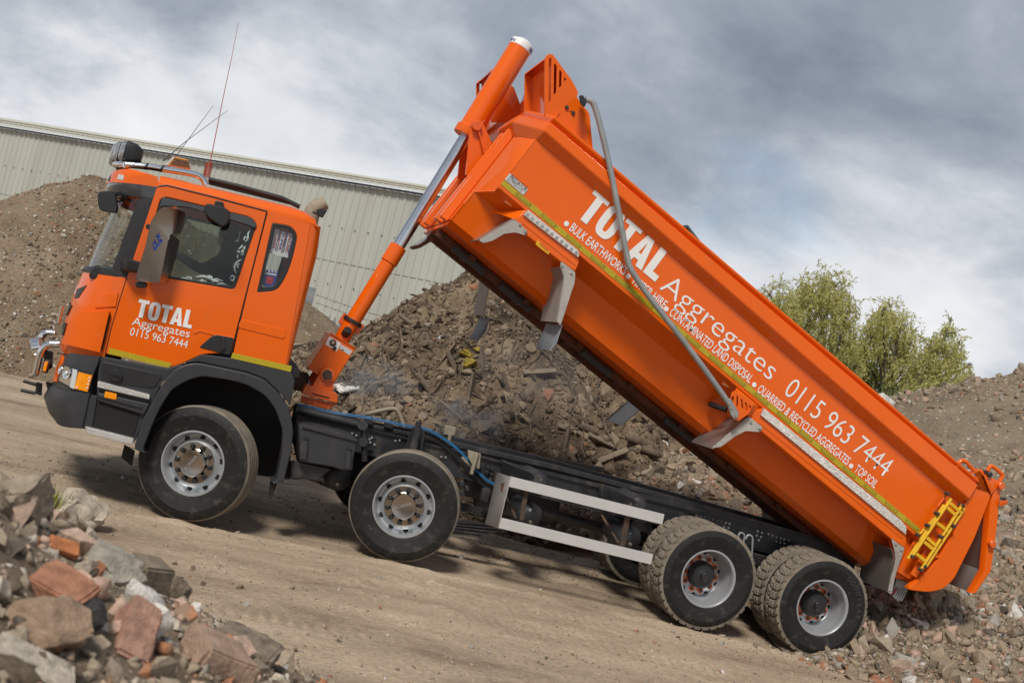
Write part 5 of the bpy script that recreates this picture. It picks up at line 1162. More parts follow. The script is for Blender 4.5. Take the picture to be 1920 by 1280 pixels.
def soil(name, cols, scale=1.4, stretch=(1, 1, 1), fine=26.0, bump=.8, speck=None, rough=.95, fstretch=None):
    m, N, L, b = nodemat(name); b.inputs['Roughness'].default_value = rough; b.inputs['Specular IOR Level'].default_value = .2
    g = N.new('ShaderNodeNewGeometry'); mp = N.new('ShaderNodeMapping'); mp.inputs['Scale'].default_value = stretch; L.new(g.outputs['Position'], mp.inputs[0])
    n1 = N.new('ShaderNodeTexNoise'); n1.inputs['Scale'].default_value = scale; n1.inputs['Detail'].default_value = 9; n1.inputs['Roughness'].default_value = .62; L.new(mp.outputs[0], n1.inputs['Vector'])
    r1 = N.new('ShaderNodeValToRGB'); e = r1.color_ramp.elements
    while len(e) < len(cols): e.new(.5)
    for k, (el, c) in enumerate(zip(e, cols)): el.position = .32+.36*k/(len(cols)-1); el.color = (*c, 1)
    L.new(n1.outputs[0], r1.inputs[0]); src = r1.outputs[0]
    n2 = N.new('ShaderNodeTexNoise'); n2.inputs['Scale'].default_value = fine; n2.inputs['Detail'].default_value = 7; n2.inputs['Roughness'].default_value = .7
    mp2 = N.new('ShaderNodeMapping'); mp2.inputs['Scale'].default_value = fstretch or (1, 1, 1); L.new(g.outputs['Position'], mp2.inputs[0]); L.new(mp2.outputs[0], n2.inputs['Vector'])
    mr = N.new('ShaderNodeMapRange'); mr.inputs[1].default_value = .3; mr.inputs[2].default_value = .7; mr.inputs[3].default_value = .72; mr.inputs[4].default_value = 1.34; L.new(n2.outputs[0], mr.inputs[0])
    mx = N.new('ShaderNodeMix'); mx.data_type = 'RGBA'; mx.blend_type = 'MULTIPLY'; mx.inputs[0].default_value = 1; L.new(src, mx.inputs[6]); L.new(mr.outputs[0], mx.inputs[7]); src = mx.outputs[2]
    if speck:
        v = N.new('ShaderNodeTexVoronoi'); v.inputs['Scale'].default_value = speck[0]; L.new(g.outputs['Position'], v.inputs['Vector'])
        lt = N.new('ShaderNodeMath'); lt.operation = 'LESS_THAN'; lt.inputs[1].default_value = speck[1]; L.new(v.outputs['Distance'], lt.inputs[0])
        sp_ = N.new('ShaderNodeSeparateColor'); L.new(v.outputs['Color'], sp_.inputs[0]); gt = N.new('ShaderNodeMath'); gt.operation = 'GREATER_THAN'; gt.inputs[1].default_value = speck[2]; L.new(sp_.outputs[0], gt.inputs[0])
        ml = N.new('ShaderNodeMath'); ml.operation = 'MULTIPLY'; L.new(lt.outputs[0], ml.inputs[0]); L.new(gt.outputs[0], ml.inputs[1])
        rc = N.new('ShaderNodeValToRGB'); rc.color_ramp.interpolation = 'CONSTANT'; e = rc.color_ramp.elements
        cs = [(.40, .36, .30), (.30, .15, .09), (.12, .10, .08), (.5, .47, .42), (.22, .2, .18)]
        while len(e) < len(cs): e.new(.5)
        for k, (el, c) in enumerate(zip(e, cs)): el.position = k/len(cs); el.color = (*c, 1)
        L.new(sp_.outputs[1], rc.inputs[0])
        m2 = N.new('ShaderNodeMix'); m2.data_type = 'RGBA'; L.new(ml.outputs[0], m2.inputs[0]); L.new(src, m2.inputs[6]); L.new(rc.outputs[0], m2.inputs[7]); src = m2.outputs[2]
    L.new(src, b.inputs['Base Color'])
    bp = N.new('ShaderNodeBump'); bp.inputs['Strength'].default_value = bump; bp.inputs['Distance'].default_value = .03; L.new(n2.outputs[0], bp.inputs['Height']); L.new(bp.outputs[0], b.inputs['Normal'])
    return m
DIRT = soil('track_dirt', [(.22, .163, .112), (.345, .266, .188), (.415, .322, .228), (.47, .37, .268)], 1.0, (.6, 1.3, 1), 34, .7, (26, .20, .90), fstretch=(.7, 1.25, 1))
SOIL_A = soil('brown_spoil', [(.135, .098, .062), (.20, .15, .098), (.25, .195, .135)], .9, (1, 1, 1), 22, .9, (14, .30, .62))
SOIL_B = soil('dark_spoil', [(.035, .026, .018), (.12, .086, .056), (.195, .143, .093), (.27, .203, .135)], 1.2, (1, 1, 1), 17, 1.0)
SOIL_D = soil('rubble_soil', [(.15, .112, .075), (.21, .165, .115), (.26, .205, .145)], .7, (1, 1, 1), 20, .9, (9, .3, .6))
SOIL_F = soil('grey_spoil', [(.15, .112, .075), (.22, .168, .118), (.28, .22, .16)], 2.0, (1, 1, 1), 40, .9)
def axis(a, b, d, lo, hi):
    core = list(np.arange(a, b+d/2, d)); s = d; l = []; x = a
    while x > lo: s *= 1.25; x -= s; l.append(x)
    r_ = []; x = b; s = d
    while x < hi: s *= 1.25; x += s; r_.append(x)
    return np.array(l[::-1]+core+r_)
gm = grid_mesh('ground', axis(-3.5, 9, .022, -260, 300), axis(-5.5, 4, .03, -120, 400), ground_h)
GR = ob('ground', gm, DIRT, kind='structure')
def heap(name, h, x0, x1, y0, y1, d, m_):
    me = grid_mesh(name, np.arange(x0, x1, d), np.arange(y0, y1, d), h, lambda X, Y, Z: Z > ground_h(X, Y)-.08)
    return ob(name, me, m_, kind='structure')
HA = heap('gravel_heap', hA, -9.5, 8, 8, 18, .07, SOIL_A)
HB = heap('spoil_heap', hB, -.5, 15, 3, 14, .05, SOIL_B)
HC = heap('rubble_heap', hC, 3, 12.5, 2.6, 9, .06, SOIL_D)
HD = heap('rubble_bank', hD, 6.3, 34, -1.2, 25, .08, SOIL_D)
HF = heap('foreground_heap', hF, -5.8, 2.8, -11.9, -3.2, .03, SOIL_F)
def top_h(x, y):
    r_ = ground_h(x, y)
    for f in (hA, hB, hC, hD): r_ = np.maximum(r_, f(x, y))
    return r_
def hit(px, py, f, t0=1.0, t1=60):
    d = FWD+(px-960)/FPX*RGT-(py-640)/FPX*UPV; t = np.linspace(t0, t1, 6000); p = CAM+t[:, None]*d
    b = p[:, 2] < f(p[:, 0], p[:, 1]); i = int(np.argmax(b)) if b.any() else len(t)-1
    return Vector(p[i])
# ------------------------------------------------------------------ loose stone
def rock_me(name, n, box_, seed, jag=.0):
    r_ = np.random.default_rng(seed); bm = bmesh.new()
    for i in range(n):
        v = r_.normal(size=3); v /= np.max(np.abs(v))**(.6)*np.linalg.norm(v)**.4; bm.verts.new(Vector(v*np.array(box_)*.5))
    o = bmesh.ops.convex_hull(bm, input=bm.verts[:]); bmesh.ops.delete(bm, geom=[v for v in bm.verts if not v.link_faces], context='VERTS')
    bmesh.ops.dissolve_limit(bm, angle_limit=.12, verts=bm.verts[:], edges=bm.edges[:]); bmesh.ops.triangulate(bm, faces=bm.faces[:])
    me = bpy.data.meshes.new(name); bm.to_mesh(me); bm.free(); return me
def brick_me(name, s, seed, cut=.22):
    r_ = np.random.default_rng(seed); bm = bmesh.new(); bmesh.ops.create_cube(bm, size=1); bmesh.ops.scale(bm, vec=s, verts=bm.verts[:])
    for v in bm.verts: v.co += Vector(r_.normal(size=3)*.03*min(s))
    v = bm.verts[:]; k = r_.integers(0, 8); bmesh.ops.bevel(bm, geom=[v[k]], offset=cut*min(s)*2, segments=1, affect='VERTICES')
    bmesh.ops.subdivide_edges(bm, edges=bm.edges[:], cuts=2, use_grid_fill=True)
    for v in bm.verts:
        c = v.co; L_ = max(abs(c.x)/s[0], abs(c.y)/s[1], abs(c.z)/s[2]); e = sum(1 for a, b in zip(c, s) if abs(a) > .40*b)
        v.co += Vector(r_.normal(size=3))*.02*min(s); v.co *= 1-.05*max(0, e-1)
    bmesh.ops.triangulate(bm, faces=bm.faces[:]); me = bpy.data.meshes.new(name); bm.to_mesh(me); bm.free(); return me
ROCKS = [rock_me('stone', 9+i % 4, ((1, .8, .62), (1, .7, .5), (1, .9, .8), (1, .6, .35), (1, .75, .42), (1, .85, .6))[i % 6], 100+i) for i in range(12)]
CHIPS = [rock_me('stone', 8, ((1, .6, .16), (1, .35, .2), (1, .8, .12), (1, .5, .3))[i % 4], 140+i) for i in range(8)]
STICKS = [rock_me('stick', 9, (1, .08, .07), 170+i) for i in range(4)]
def clod_me(name, seed):
    bm = bmesh.new(); bmesh.ops.create_icosphere(bm, subdivisions=2, radius=.5); co = np.array([v.co[:] for v in bm.verts])
    n = fbm(co[:, 0]*3+seed, co[:, 1]*3+co[:, 2]*2, seed, 3)+fbm(co[:, 2]*3.3, co[:, 0]*2.7-co[:, 1]+seed, seed+4, 3)
    for v, k in zip(bm.verts, n): v.co = v.co*(1+k*1.1); v.co.z *= .62
    me = bpy.data.meshes.new(name); bm.to_mesh(me); bm.free(); return me
CLODS = [clod_me('clod', 200+i) for i in range(6)]
BRICKS = [brick_me('brick', s, 180+i) for i, s in enumerate(((1, .48, .3), (.62, .48, .3), (1, .48, .3), (.8, .5, .36)))]
def stonemat(name, cols, bump=.5, noise=40):
    m, N, L, b = nodemat(name); b.inputs['Roughness'].default_value = .9; b.inputs['Specular IOR Level'].default_value = .25
    g = N.new('ShaderNodeNewGeometry'); oi = N.new('ShaderNodeObjectInfo')
    a = N.new('ShaderNodeMath'); a.operation = 'ADD'; L.new(g.outputs['Random Per Island'], a.inputs[0]); L.new(oi.outputs['Random'], a.inputs[1])
    f = N.new('ShaderNodeMath'); f.operation = 'FRACT'; L.new(a.outputs[0], f.inputs[0])
    rc = N.new('ShaderNodeValToRGB'); rc.color_ramp.interpolation = 'CONSTANT'; e = rc.color_ramp.elements
    tot = sum(w for w, _ in cols)
    while len(e) < len(cols): e.new(.5)
    acc = 0
    for el, (w, c) in zip(e, cols): el.position = acc/tot; el.color = (*c, 1); acc += w
    L.new(f.outputs[0], rc.inputs[0])
    n = N.new('ShaderNodeTexNoise'); n.inputs['Scale'].default_value = noise; n.inputs['Detail'].default_value = 6; n.inputs['Roughness'].default_value = .65; L.new(g.outputs['Position'], n.inputs['Vector'])
    n0 = N.new('ShaderNodeTexNoise'); n0.inputs['Scale'].default_value = noise*.22; n0.inputs['Detail'].default_value = 4; L.new(g.outputs['Position'], n0.inputs['Vector'])
    mr = N.new('ShaderNodeMapRange'); mr.inputs[1].default_value = .3; mr.inputs[2].default_value = .7; mr.inputs[3].default_value = .68; mr.inputs[4].default_value = 1.25; L.new(n.outputs[0], mr.inputs[0])
    mx = N.new('ShaderNodeMix'); mx.data_type = 'RGBA'; mx.blend_type = 'MULTIPLY'; mx.inputs[0].default_value = 1; L.new(rc.outputs[0], mx.inputs[6]); L.new(mr.outputs[0], mx.inputs[7])
    ds = N.new('ShaderNodeMapRange'); ds.inputs[1].default_value = .48; ds.inputs[2].default_value = .68; ds.inputs[3].default_value = 0; ds.inputs[4].default_value = .75; L.new(n0.outputs[0], ds.inputs[0])
    m2 = N.new('ShaderNodeMix'); m2.data_type = 'RGBA'; L.new(ds.outputs[0], m2.inputs[0]); L.new(mx.outputs[2], m2.inputs[6]); m2.inputs[7].default_value = (.25, .20, .145, 1)
    L.new(m2.outputs[2], b.inputs['Base Color'])
    bp = N.new('ShaderNodeBump'); bp.inputs['Strength'].default_value = bump; bp.inputs['Distance'].default_value = .01; L.new(n.outputs[0], bp.inputs['Height']); L.new(bp.outputs[0], b.inputs['Normal'])
    return m
TANC, GRYC, REDC, DRKC, WHTC, PNKC = (.31, .24, .165), (.31, .285, .25), (.31, .145, .085), (.11, .088, .068), (.60, .57, .52), (.42, .29, .22)
ST_D = stonemat('rubble_stone', [(4.5, TANC), (1.6, GRYC), (1.0, REDC), (1.4, DRKC), (.45, WHTC), (2.6, PNKC), (4, (.23, .18, .125)), (2.2, (.34, .28, .21))])
ST_A = stonemat('gravel_stone', [(3, TANC), (2, GRYC), (2.4, REDC), (3, DRKC), (.9, WHTC), (1.2, PNKC), (4, (.18, .14, .1))])
ST_B = stonemat('spoil_debris', [(4, (.12, .086, .056)), (4, (.18, .132, .087)), (3, (.06, .044, .031)), (1.4, (.27, .205, .14)), (.3, GRYC), (.12, WHTC), (.25, REDC), (3, (.235, .185, .13))])
ST_F = stonemat('foreground_stone', [(4, (.33, .265, .19)), (.5, GRYC), (1.6, (.42, .19, .10)), (.7, DRKC), (1.0, (.64, .6, .54)), (4, (.52, .36, .275)), (3, (.37, .29, .21)), (2.0, (.50, .43, .34))], .7, 60)
for s, m_ in ((ROCKS, ST_D), (CHIPS, ST_B), (STICKS, ST_B), (CLODS, ST_B), (BRICKS, ST_F)):
    for me in s: me.materials.append(m_)
def rand_rot(n, flat=0.0):
    q = rng.normal(size=(n, 4)); q /= np.linalg.norm(q, axis=1)[:, None]; w, x, y, z = q.T
    R = np.empty((n, 3, 3)); R[:, 0] = np.stack([1-2*(y*y+z*z), 2*(x*y-z*w), 2*(x*z+y*w)], 1); R[:, 1] = np.stack([2*(x*y+z*w), 1-2*(x*x+z*z), 2*(y*z-x*w)], 1); R[:, 2] = np.stack([2*(x*z-y*w), 2*(y*z+x*w), 1-2*(x*x+y*y)], 1)
    return R
def lying(n, h, x, y, tilt=.35):
    """lying on the slope with some tilt"""
    e = .08; nx, ny = -(h(x+e, y)-h(x-e, y))/(2*e), -(h(x, y+e)-h(x, y-e))/(2*e)
    nn = np.stack([nx+rng.normal(size=n)*tilt, ny+rng.normal(size=n)*tilt, np.ones(n)], 1); nn /= np.linalg.norm(nn, axis=1)[:, None]
    a = rng.uniform(0, 6.283, n); t = np.stack([np.cos(a), np.sin(a), np.zeros(n)], 1); t -= nn*(t*nn).sum(1)[:, None]; t /= np.linalg.norm(t, axis=1)[:, None]
    return np.stack([t, np.cross(nn, t), nn], 2)
def pieces(parent, h, n, rect, size, protos, m_, sink=.18, tilt=.35, dens=None, singles=300, minpx=10.5, name='stone', stuff='loose_stone', tumble=False, margin=260, names=None):
    x = rng.uniform(rect[0], rect[1], n); y = rng.uniform(rect[2], rect[3], n)
    z = h(x, y); ok = z >= top_h(x, y)-.02 if h is not hF else z > ground_h(x, y)-.02
    px, py, w = project(np.stack([x, y, z], 1)); ok &= (w > .6) & (px > -margin) & (px < 1920+margin) & (py > -margin) & (py < 1280+margin)
    if dens is not None: ok &= rng.uniform(size=n) < dens(x, y)
    x, y, z, w = x[ok], y[ok], z[ok], w[ok]; n = len(x); s = size(n, x, y)
    R = rand_rot(n) if tumble else lying(n, h, x, y, tilt)
    pid = rng.integers(0, len(protos), n); z = z+s*(.22-sink)
    app = s*FPX/w; order = np.argsort(-app); k = int(min(singles, (app > minpx).sum())); one = order[:k]; rest = order[k:]
    for i in one:
        me = protos[pid[i]]; o = bpy.data.objects.new(names or name, me); COL.objects.link(o)
        M_ = Matrix([[*(R[i, r]*s[i]), (x[i], y[i], z[i])[r]] for r in range(3)]+[[0, 0, 0, 1]]); o.matrix_world = M_; o.parent = parent
        if me.materials[0] is not m_:
            o.material_slots[0].link = 'OBJECT'; o.material_slots[0].material = m_
    Vs, Fs, off = [], [], 0
    for p in range(len(protos)):
        idx = rest[pid[rest] == p]
        if not len(idx): continue
        me = protos[p]; v = np.empty(len(me.vertices)*3, np.float32); me.vertices.foreach_get('co', v); v = v.reshape(-1, 3)
        f = np.array([t.vertices[:] for t in me.polygons]); 
        q = np.einsum('nij,vj->nvi', R[idx], v)*s[idx][:, None, None]+np.stack([x[idx], y[idx], z[idx]], 1)[:, None, :]
        Vs.append(q.reshape(-1, 3)); Fs.append((f[None]+(np.arange(len(idx))*len(v))[:, None, None]).reshape(-1, 3)+off); off += len(idx)*len(v)
    if Vs:
        me = np_mesh(stuff, np.concatenate(Vs), np.concatenate(Fs), False); ob(stuff, me, m_, parent, kind='stuff')
def logn(m, s, lo, hi): return lambda n, x, y: np.clip(m*np.exp(rng.normal(size=n)*s), lo, hi)
# rubble by the tailgate and on the bank
patchy = lambda x, y: np.clip(.42+1.9*fbm(x*.22, y*.22, 91), .04, 1)
pieces(HD, hD, 9000, (6.4, 14, -1.2, 7), logn(.105, .5, .03, .34), ROCKS, ST_D, tumble=True)
pieces(HD, hD, 26000, (6.4, 14, -1.2, 7), logn(.045, .4, .02, .10), ROCKS, ST_D, singles=0, stuff='small_rubble', tumble=True)
pieces(HD, hD, 26000, (11, 24, 3, 17.5), logn(.11, .55, .04, .45), ROCKS, ST_D, dens=patchy, singles=0, stuff='bank_rubble', tumble=True)
pieces(HC, hC, 9000, (4, 12.4, 2.7, 8), logn(.085, .45, .03, .26), ROCKS, ST_D, tumble=True)
pieces(HC, hC, 9000, (4, 12.4, 2.7, 8), logn(.04, .4, .02, .08), ROCKS, ST_D, singles=0, stuff='small_rubble', tumble=True)
# dark spoil heap: clods, chips, boards and roots
pieces(HB, hB, 2600, (.3, 11, 3, 9.4), logn(.11, .4, .05, .26), CLODS, ST_B, tilt=.5, singles=200, sink=.3, name='clod', stuff='clods')
pieces(HB, hB, 15000, (.3, 11, 3, 9.4), logn(.062, .6, .02, .36), CHIPS, ST_B, tilt=.9, singles=290, name='debris', stuff='broken_debris')
pieces(HB, hB, 22000, (.3, 11, 3, 9.4), logn(.038, .45, .02, .10), CHIPS+ROCKS[:4], ST_B, tilt=.8, singles=0, stuff='small_debris')
pieces(HB, hB, 2200, (.3, 11, 3, 9.0), logn(.22, .45, .08, .6), STICKS, ST_B, tilt=.6, singles=60, name='stick', stuff='twigs')
ROOTC = mat('root', (.11, .082, .056), .9, var=.4, vscale=9)
big_, sml_ = 0, []
for i in range(420):
    x, y = random.uniform(.6, 10), random.uniform(3.2, 8.6); z = float(hB(np.array(x), np.array(y)))
    if z < float(top_h(np.array(x), np.array(y)))-.02: continue
    a = random.uniform(0, 6.28); L_ = random.uniform(.25, 1.1); q = []; p = Vector((x, y, z+random.uniform(.0, .06)))
    for k in range(6):
        q.append(p.copy()); a += random.gauss(0, .55); p = p+Vector((math.cos(a), math.sin(a), 0))*L_/5; p.z = float(hB(np.array(p.x), np.array(p.y)))+random.uniform(-.01, .12)
    r0 = random.uniform(.006, .02); qq = catmull(q, 3); g_ = tube_geo(qq, list(np.linspace(r0, r0*.35, len(qq))), 5)
    if big_ < 130: big_ += 1; ob('root', mesh('root', *g_, 60), ROOTC, HB)
    else: sml_.append(g_)
V, F = join_geo(sml_); ob('roots', mesh('roots', V, F, 60), ROOTC, HB, kind='stuff')
BOARD = mat('weathered_board', (.19, .148, .105), .85, dirt=(.08, .06, .04), dirt_amt=.5, dscale=8, var=.3, vscale=12, stretch=(1, 8, 1))
for i, (px, py, L_, rz) in enumerate(((905, 690, .55, 1.2), (1085, 815, .7, .1), (1130, 830, .5, .2), (1060, 835, .45, 1.5), (850, 690, .5, .9), (835, 670, .45, 2.0), (770, 610, .5, .4), (1140, 860, .6, -.6), (1010, 700, .5, -.3), (950, 730, .5, 1.0), (880, 740, .6, 1.5), (800, 730, .5, .7))):
    p = hit(px, py, hB); b_ = box('board', p+Vector((0, -.03, .03)), (L_, .10, .035), BOARD, HB, .004, rot=Quaternion((0, 0, 1), rz) @ Quaternion((0, 1, 0), random.gauss(0, .45)) @ Quaternion((1, 0, 0), .7) if 0 else (Matrix.Rotation(rz, 3, 'Y') @ Matrix.Rotation(.6, 3, 'X')))
for i, (px, py) in enumerate(((1190, 830), (1100, 808), (1215, 850))):
    p = hit(px, py, hB); tube('pipe_end', [p+Vector((-.12, 0, .05)), p+Vector((.14, -.08, .03))], .06, ROOTC, HB, 14)
# gravel heap on the left and the stones on the track
bands = lambda x, y: np.clip(.45+2.2*fbm(x*.5+y*.3, y*.9, 95), .05, 1)
pieces(HA, hA, 30000, (-6.5, 1.2, 8.6, 13.6), logn(.035, .5, .015, .13), ROCKS, ST_A, dens=bands, singles=120, minpx=7, tumble=True)
pieces(GR, ground_h, 30000, (-4, 8.5, -5.5, 3), logn(.013, .65, .006, .09), ROCKS, ST_D, singles=40, minpx=7, stuff='grit', dens=lambda x, y: np.clip(.5+2*fbm(x*.5, y*.9, 97), .03, 1), tumble=True)
pieces(GR, ground_h, 1400, (5, 9, -1.6, 1.6), logn(.03, .6, .012, .12), ROCKS, ST_D, singles=30, minpx=8, stuff='grit', tumble=True, dens=lambda x, y: np.clip((x-5.2)/2.5, 0, 1))
# foreground heap
inF = lambda x, y: np.clip((2.75-np.hypot(x+1.7, y+7.6))/.5, .0, 1)
pieces(HF, hF, 4200, (-2.2, 1.6, -9.4, -4.2), logn(.052, .5, .025, .13), ROCKS, ST_F, singles=280, minpx=16, sink=.2, tumble=True, dens=inF)
pieces(HF, hF, 130, (-1.6, 1.0, -8.8, -5.2), logn(.115, .25, .07, .18), BRICKS, ST_F, singles=130, minpx=20, name='brick', sink=.2, tumble=True, dens=inF)
pieces(HF, hF, 22000, (-2.2, 2.2, -9.4, -3.6), logn(.020, .6, .007, .06), ROCKS, ST_F, singles=0, stuff='crumbs', tumble=True)
pieces(HF, hF, 1600, (-2.2, 2.6, -9.4, -3.2), logn(.055, .5, .02, .12), CLODS, SOIL_F, singles=0, sink=.3, stuff='soil_clods', dens=lambda x, y: 1-inF(x, y)*.8)
# single pieces that stand out
GRP = {'mortared_brick': 'bricks lying on the foreground heap', 'sack': 'yellow sacks on the dark spoil heap', 'concrete_lump': 'concrete lumps on the foreground heap', 'boulder': 'boulders on the heaps'}
def lump(name, seed, dims, rough, col, label, cat, px, py, f, sink=.3, rot=(0, 0, 0), kind=None, sub=4, jag=1.0, mt=None, wid=None, boxy=.0):
    f_ = (lambda x, y: np.maximum(f(x, y), ground_h(x, y))) if f is hF else f
    p = hit(px, py, f_, .8)
    dist = (np.array(p)-CAM)@FWD; sc = 1.0 if wid is None else wid*dist/FPX/max(dims)
    bm = bmesh.new()
    if boxy: 
        bmesh.ops.create_cube(bm, size=1.2); bmesh.ops.bevel(bm, geom=bm.edges[:], offset=.07, segments=2, affect='EDGES'); bmesh.ops.subdivide_edges(bm, edges=bm.edges[:], cuts=5, use_grid_fill=True)
    else: bmesh.ops.create_icosphere(bm, subdivisions=sub, radius=.7)
    co = np.array([v.co[:] for v in bm.verts])
    a = (fbm(co[:, 0]*1.6+seed, co[:, 1]*1.6+co[:, 2]*1.1, seed, 4)+fbm(co[:, 2]*1.7+seed, co[:, 0]*1.3-co[:, 1], seed+9, 4))*.55*jag
    b = fbm(co[:, 0]*7+co[:, 2]*5+seed, co[:, 1]*7-co[:, 2]*4, seed+3, 3)*.16*jag
    nrm = co/np.linalg.norm(co, axis=1)[:, None]; co = co+nrm*((a if not boxy else a*.25)+b*(.35 if boxy else 1))[:, None]
    if not boxy: 
        r_ = np.random.default_rng(seed)
        for k in range(16):
            d = r_.normal(size=3); d /= np.linalg.norm(d); t = co@d; lim = .36+.16*r_.uniform(); ex = np.clip(t-lim, 0, None); co -= np.outer(ex*.97, d)
        co = co+nrm*(fbm(co[:, 0]*9+seed, co[:, 1]*9+co[:, 2]*7, seed+5, 3)*.10*jag)[:, None]
    for v, c in zip(bm.verts, co): v.co = Vector(c)*Vector(dims)
    me = from_bm(name, bm, 50); o = ob(name, me, mt or mat(name+'_mat_%d' % seed, col, .9, dirt=(.25, .2, .15), dirt_amt=rough, dscale=9, bump=.45, bscale=30, var=.35, vscale=8), label=label, cat=cat, kind=kind, group=GRP.get(name))
    o.location = p+Vector((0, 0, (.5-sink)*dims[2]*sc*.8)); o.rotation_euler = rot; o.scale = (sc,)*3; return o
BR = (.31, .135, .075)
lump('broken_block', 11, (.3, .24, .34), .5, (.20, .16, .11), 'upright earth-stained block standing on the crest of the foreground rubble', 'block', 266, 1110, hF, .15, (.2, .1, .7), wid=70, boxy=1)
lump('rounded_stone', 12, (.3, .26, .3), .5, (.15, .115, .08), 'lone rounded brown stone beside the upright block, at the edge of the track', 'stone', 331, 1122, hF, .1, (0, 0, 0), wid=48)
lump('paving_slab', 13, (.6, .35, .17), .6, (.16, .125, .09), 'flat muddy slab lying lowest on the foreground heap, nearest the track', 'slab', 462, 1218, hF, .2, (.25, .2, -.35), wid=100, boxy=1)
lump('boulder', 14, (.6, .5, .45), .5, (.30, .20, .13), 'largest brown boulder with rusty edges in the near left of the foreground heap', 'boulder', 95, 1195, hF, .25, (.3, -.1, .4), wid=135)
lump('stone_slab', 15, (.7, .4, .2), .3, (.44, .38, .30), 'pale sandy slab leaning against the largest brown boulder', 'slab', 55, 1262, hF, .2, (.3, .35, .2), wid=130, boxy=1)
lump('mortared_brick', 16, (.3, .55, .3), .35, (.36, .20, .14), 'pink brick standing on end in the middle of the foreground heap, dusted with mortar', 'brick', 243, 1212, hF, .1, (.75, .35, .25), wid=105, boxy=1)
lump('cobble', 17, (.3, .28, .26), .15, (.045, .043, .042), 'black round cobble between the brown boulder and the pink brick', 'cobble', 164, 1182, hF, .0, wid=66)
lump('plaster_lump', 18, (.4, .3, .3), .1, (.62, .58, .53), 'white plaster lump behind the pink brick on the foreground heap', 'plaster', 272, 1152, hF, .15, (.2, .5, .4), wid=80)
lump('mortar_lump', 19, (.55, .45, .42), .35, (.42, .36, .28), 'crumbly pale mortar lump right of the green weed, at the top of the foreground heap', 'rubble', 128, 985, hF, .25, (.1, .2, .2), wid=115, jag=2.8)
lump('mortared_brick', 20, (.4, .3, .22), .3, (.33, .15, .085), 'half brick with white mortar behind the black cobble', 'brick', 112, 1130, hF, .1, (.3, .2, -.4), wid=95, boxy=1)
lump('concrete_lump', 21, (.5, .4, .45), .5, (.29, .235, .175), 'dusty concrete lump at the left edge of the picture, left of the green weed', 'concrete', 22, 960, hF, .25, (.2, .6, .2), wid=110, jag=1.8)
lump('roof_tile', 22, (.4, .26, .08), .2, (.42, .15, .055), 'bright orange broken tile lying near the mortar lump', 'tile', 118, 1030, hF, -.2, (.5, .2, .4), wid=48, boxy=1)
lump('mortared_brick', 23, (.4, .3, .25), .45, (.36, .24, .17), 'pale pinkish brick low in the foreground heap beside the muddy slab', 'brick', 400, 1262, hF, .15, (.2, .3, .5), wid=110, boxy=1)
lump('concrete_lump', 24, (.5, .4, .4), .4, (.30, .27, .22), 'grey pebbly concrete lump left of the upright block', 'concrete', 195, 1085, hF, .2, (.4, .2, .1), wid=110, jag=1.3)
bl_ = lump('boulder', 25, (.6, .4, .38), .15, (.50, .47, .43), 'whitish rounded boulder on top of the bank behind the raised orange body', 'boulder', 1662, 762, hD, .2, wid=42) if 0 else None
pb0 = P(1659, 752, 15.5); o = lump('boulder', 25, (.6, .42, .36), .1, (.48, .45, .41), 'whitish rounded boulder on top of the bank behind the raised orange body', 'boulder', 1659, 760, hD, .2); o.location = Vector((pb0.x, 15.5, float(hD(np.array(pb0.x), np.array(15.5)))+.12))
YB = mat('yellow_sack_cloth', (.33, .23, .02), .6, dirt=(.06, .06, .03), dirt_amt=.6, dscale=8, var=.3)
for i, (px, py, w_) in enumerate(((874, 668, 26), (896, 660, 22), (880, 692, 36))):
    lump('sack', 30+i, (.34, .24, .2), .6, None, ('crumpled yellow sack lying left on the dark spoil heap', 'crumpled yellow sack standing up behind the other two on the dark spoil heap', 'dirty yellow and green sack lying lowest on the dark spoil heap')[i], 'sack', px, py, hB, .1, (.3, .2*i, i), wid=w_, mt=YB, jag=1.9, sub=4)
o = lump('sheet_scrap', 40, (.5, .3, .05), .1, (.62, .60, .56), 'white curled sheet scrap beside the foot of the lifting ram', 'scrap', 650, 728, hB, -.4, (.3, -.3, .6), wid=38, boxy=1)
# ------------------------------------------------------------------ weeds on the foreground heap and grass on the bank
def blade(p, hgt, wd, lean, a):
    d = Vector((math.cos(a), math.sin(a), 0)); s = Vector((-d.y, d.x, 0))*wd; q = [p, p+Vector((0, 0, hgt*.55))+d*lean*.35, p+Vector((0, 0, hgt))+d*lean]
    return [q[0]-s, q[0]+s, q[1]-s*.8, q[1]+s*.8, q[2]], [(0, 1, 3, 2), (2, 3, 4)]
LEAFY = mat('weed_leaf', (.22, .22, .04), .6, var=.35, vscale=30); GRASSM = mat('grass_blade', (.10, .13, .045), .7, var=.4, vscale=1.5)
gs = []; pw = bpy.data.objects['mortar_lump'].location+Vector((-.10, -.12, .085))
for i in range(60):
    v, f = blade(pw+Vector((random.gauss(-.06, .06), random.gauss(0, .05), -.02)), random.uniform(.09, .19), .007, random.uniform(.03, .10), random.uniform(0, 6.28)); gs.append((v, f))
V, F = join_geo(gs); ob('weed', mesh('weed', V, F), LEAFY, label='small yellow-green weed growing between two lumps at the top left of the foreground heap', cat='weed')
gs = []
for i in range(5200):
    x, y = random.uniform(19, 46), random.uniform(30, 52); z = 4.4+float(fbm(np.array(x*.2), np.array(y*.2), 7))*1.0
    if project([[x, y, z]])[0][0] > 2000: continue
    gs.append(blade(Vector((x, y, z-.05)), random.uniform(.4, 1.1), .035, random.uniform(0, .35), random.uniform(0, 6.28)))
V, F = join_geo(gs); ob('long_grass', mesh('long_grass', V, F), GRASSM, kind='stuff')
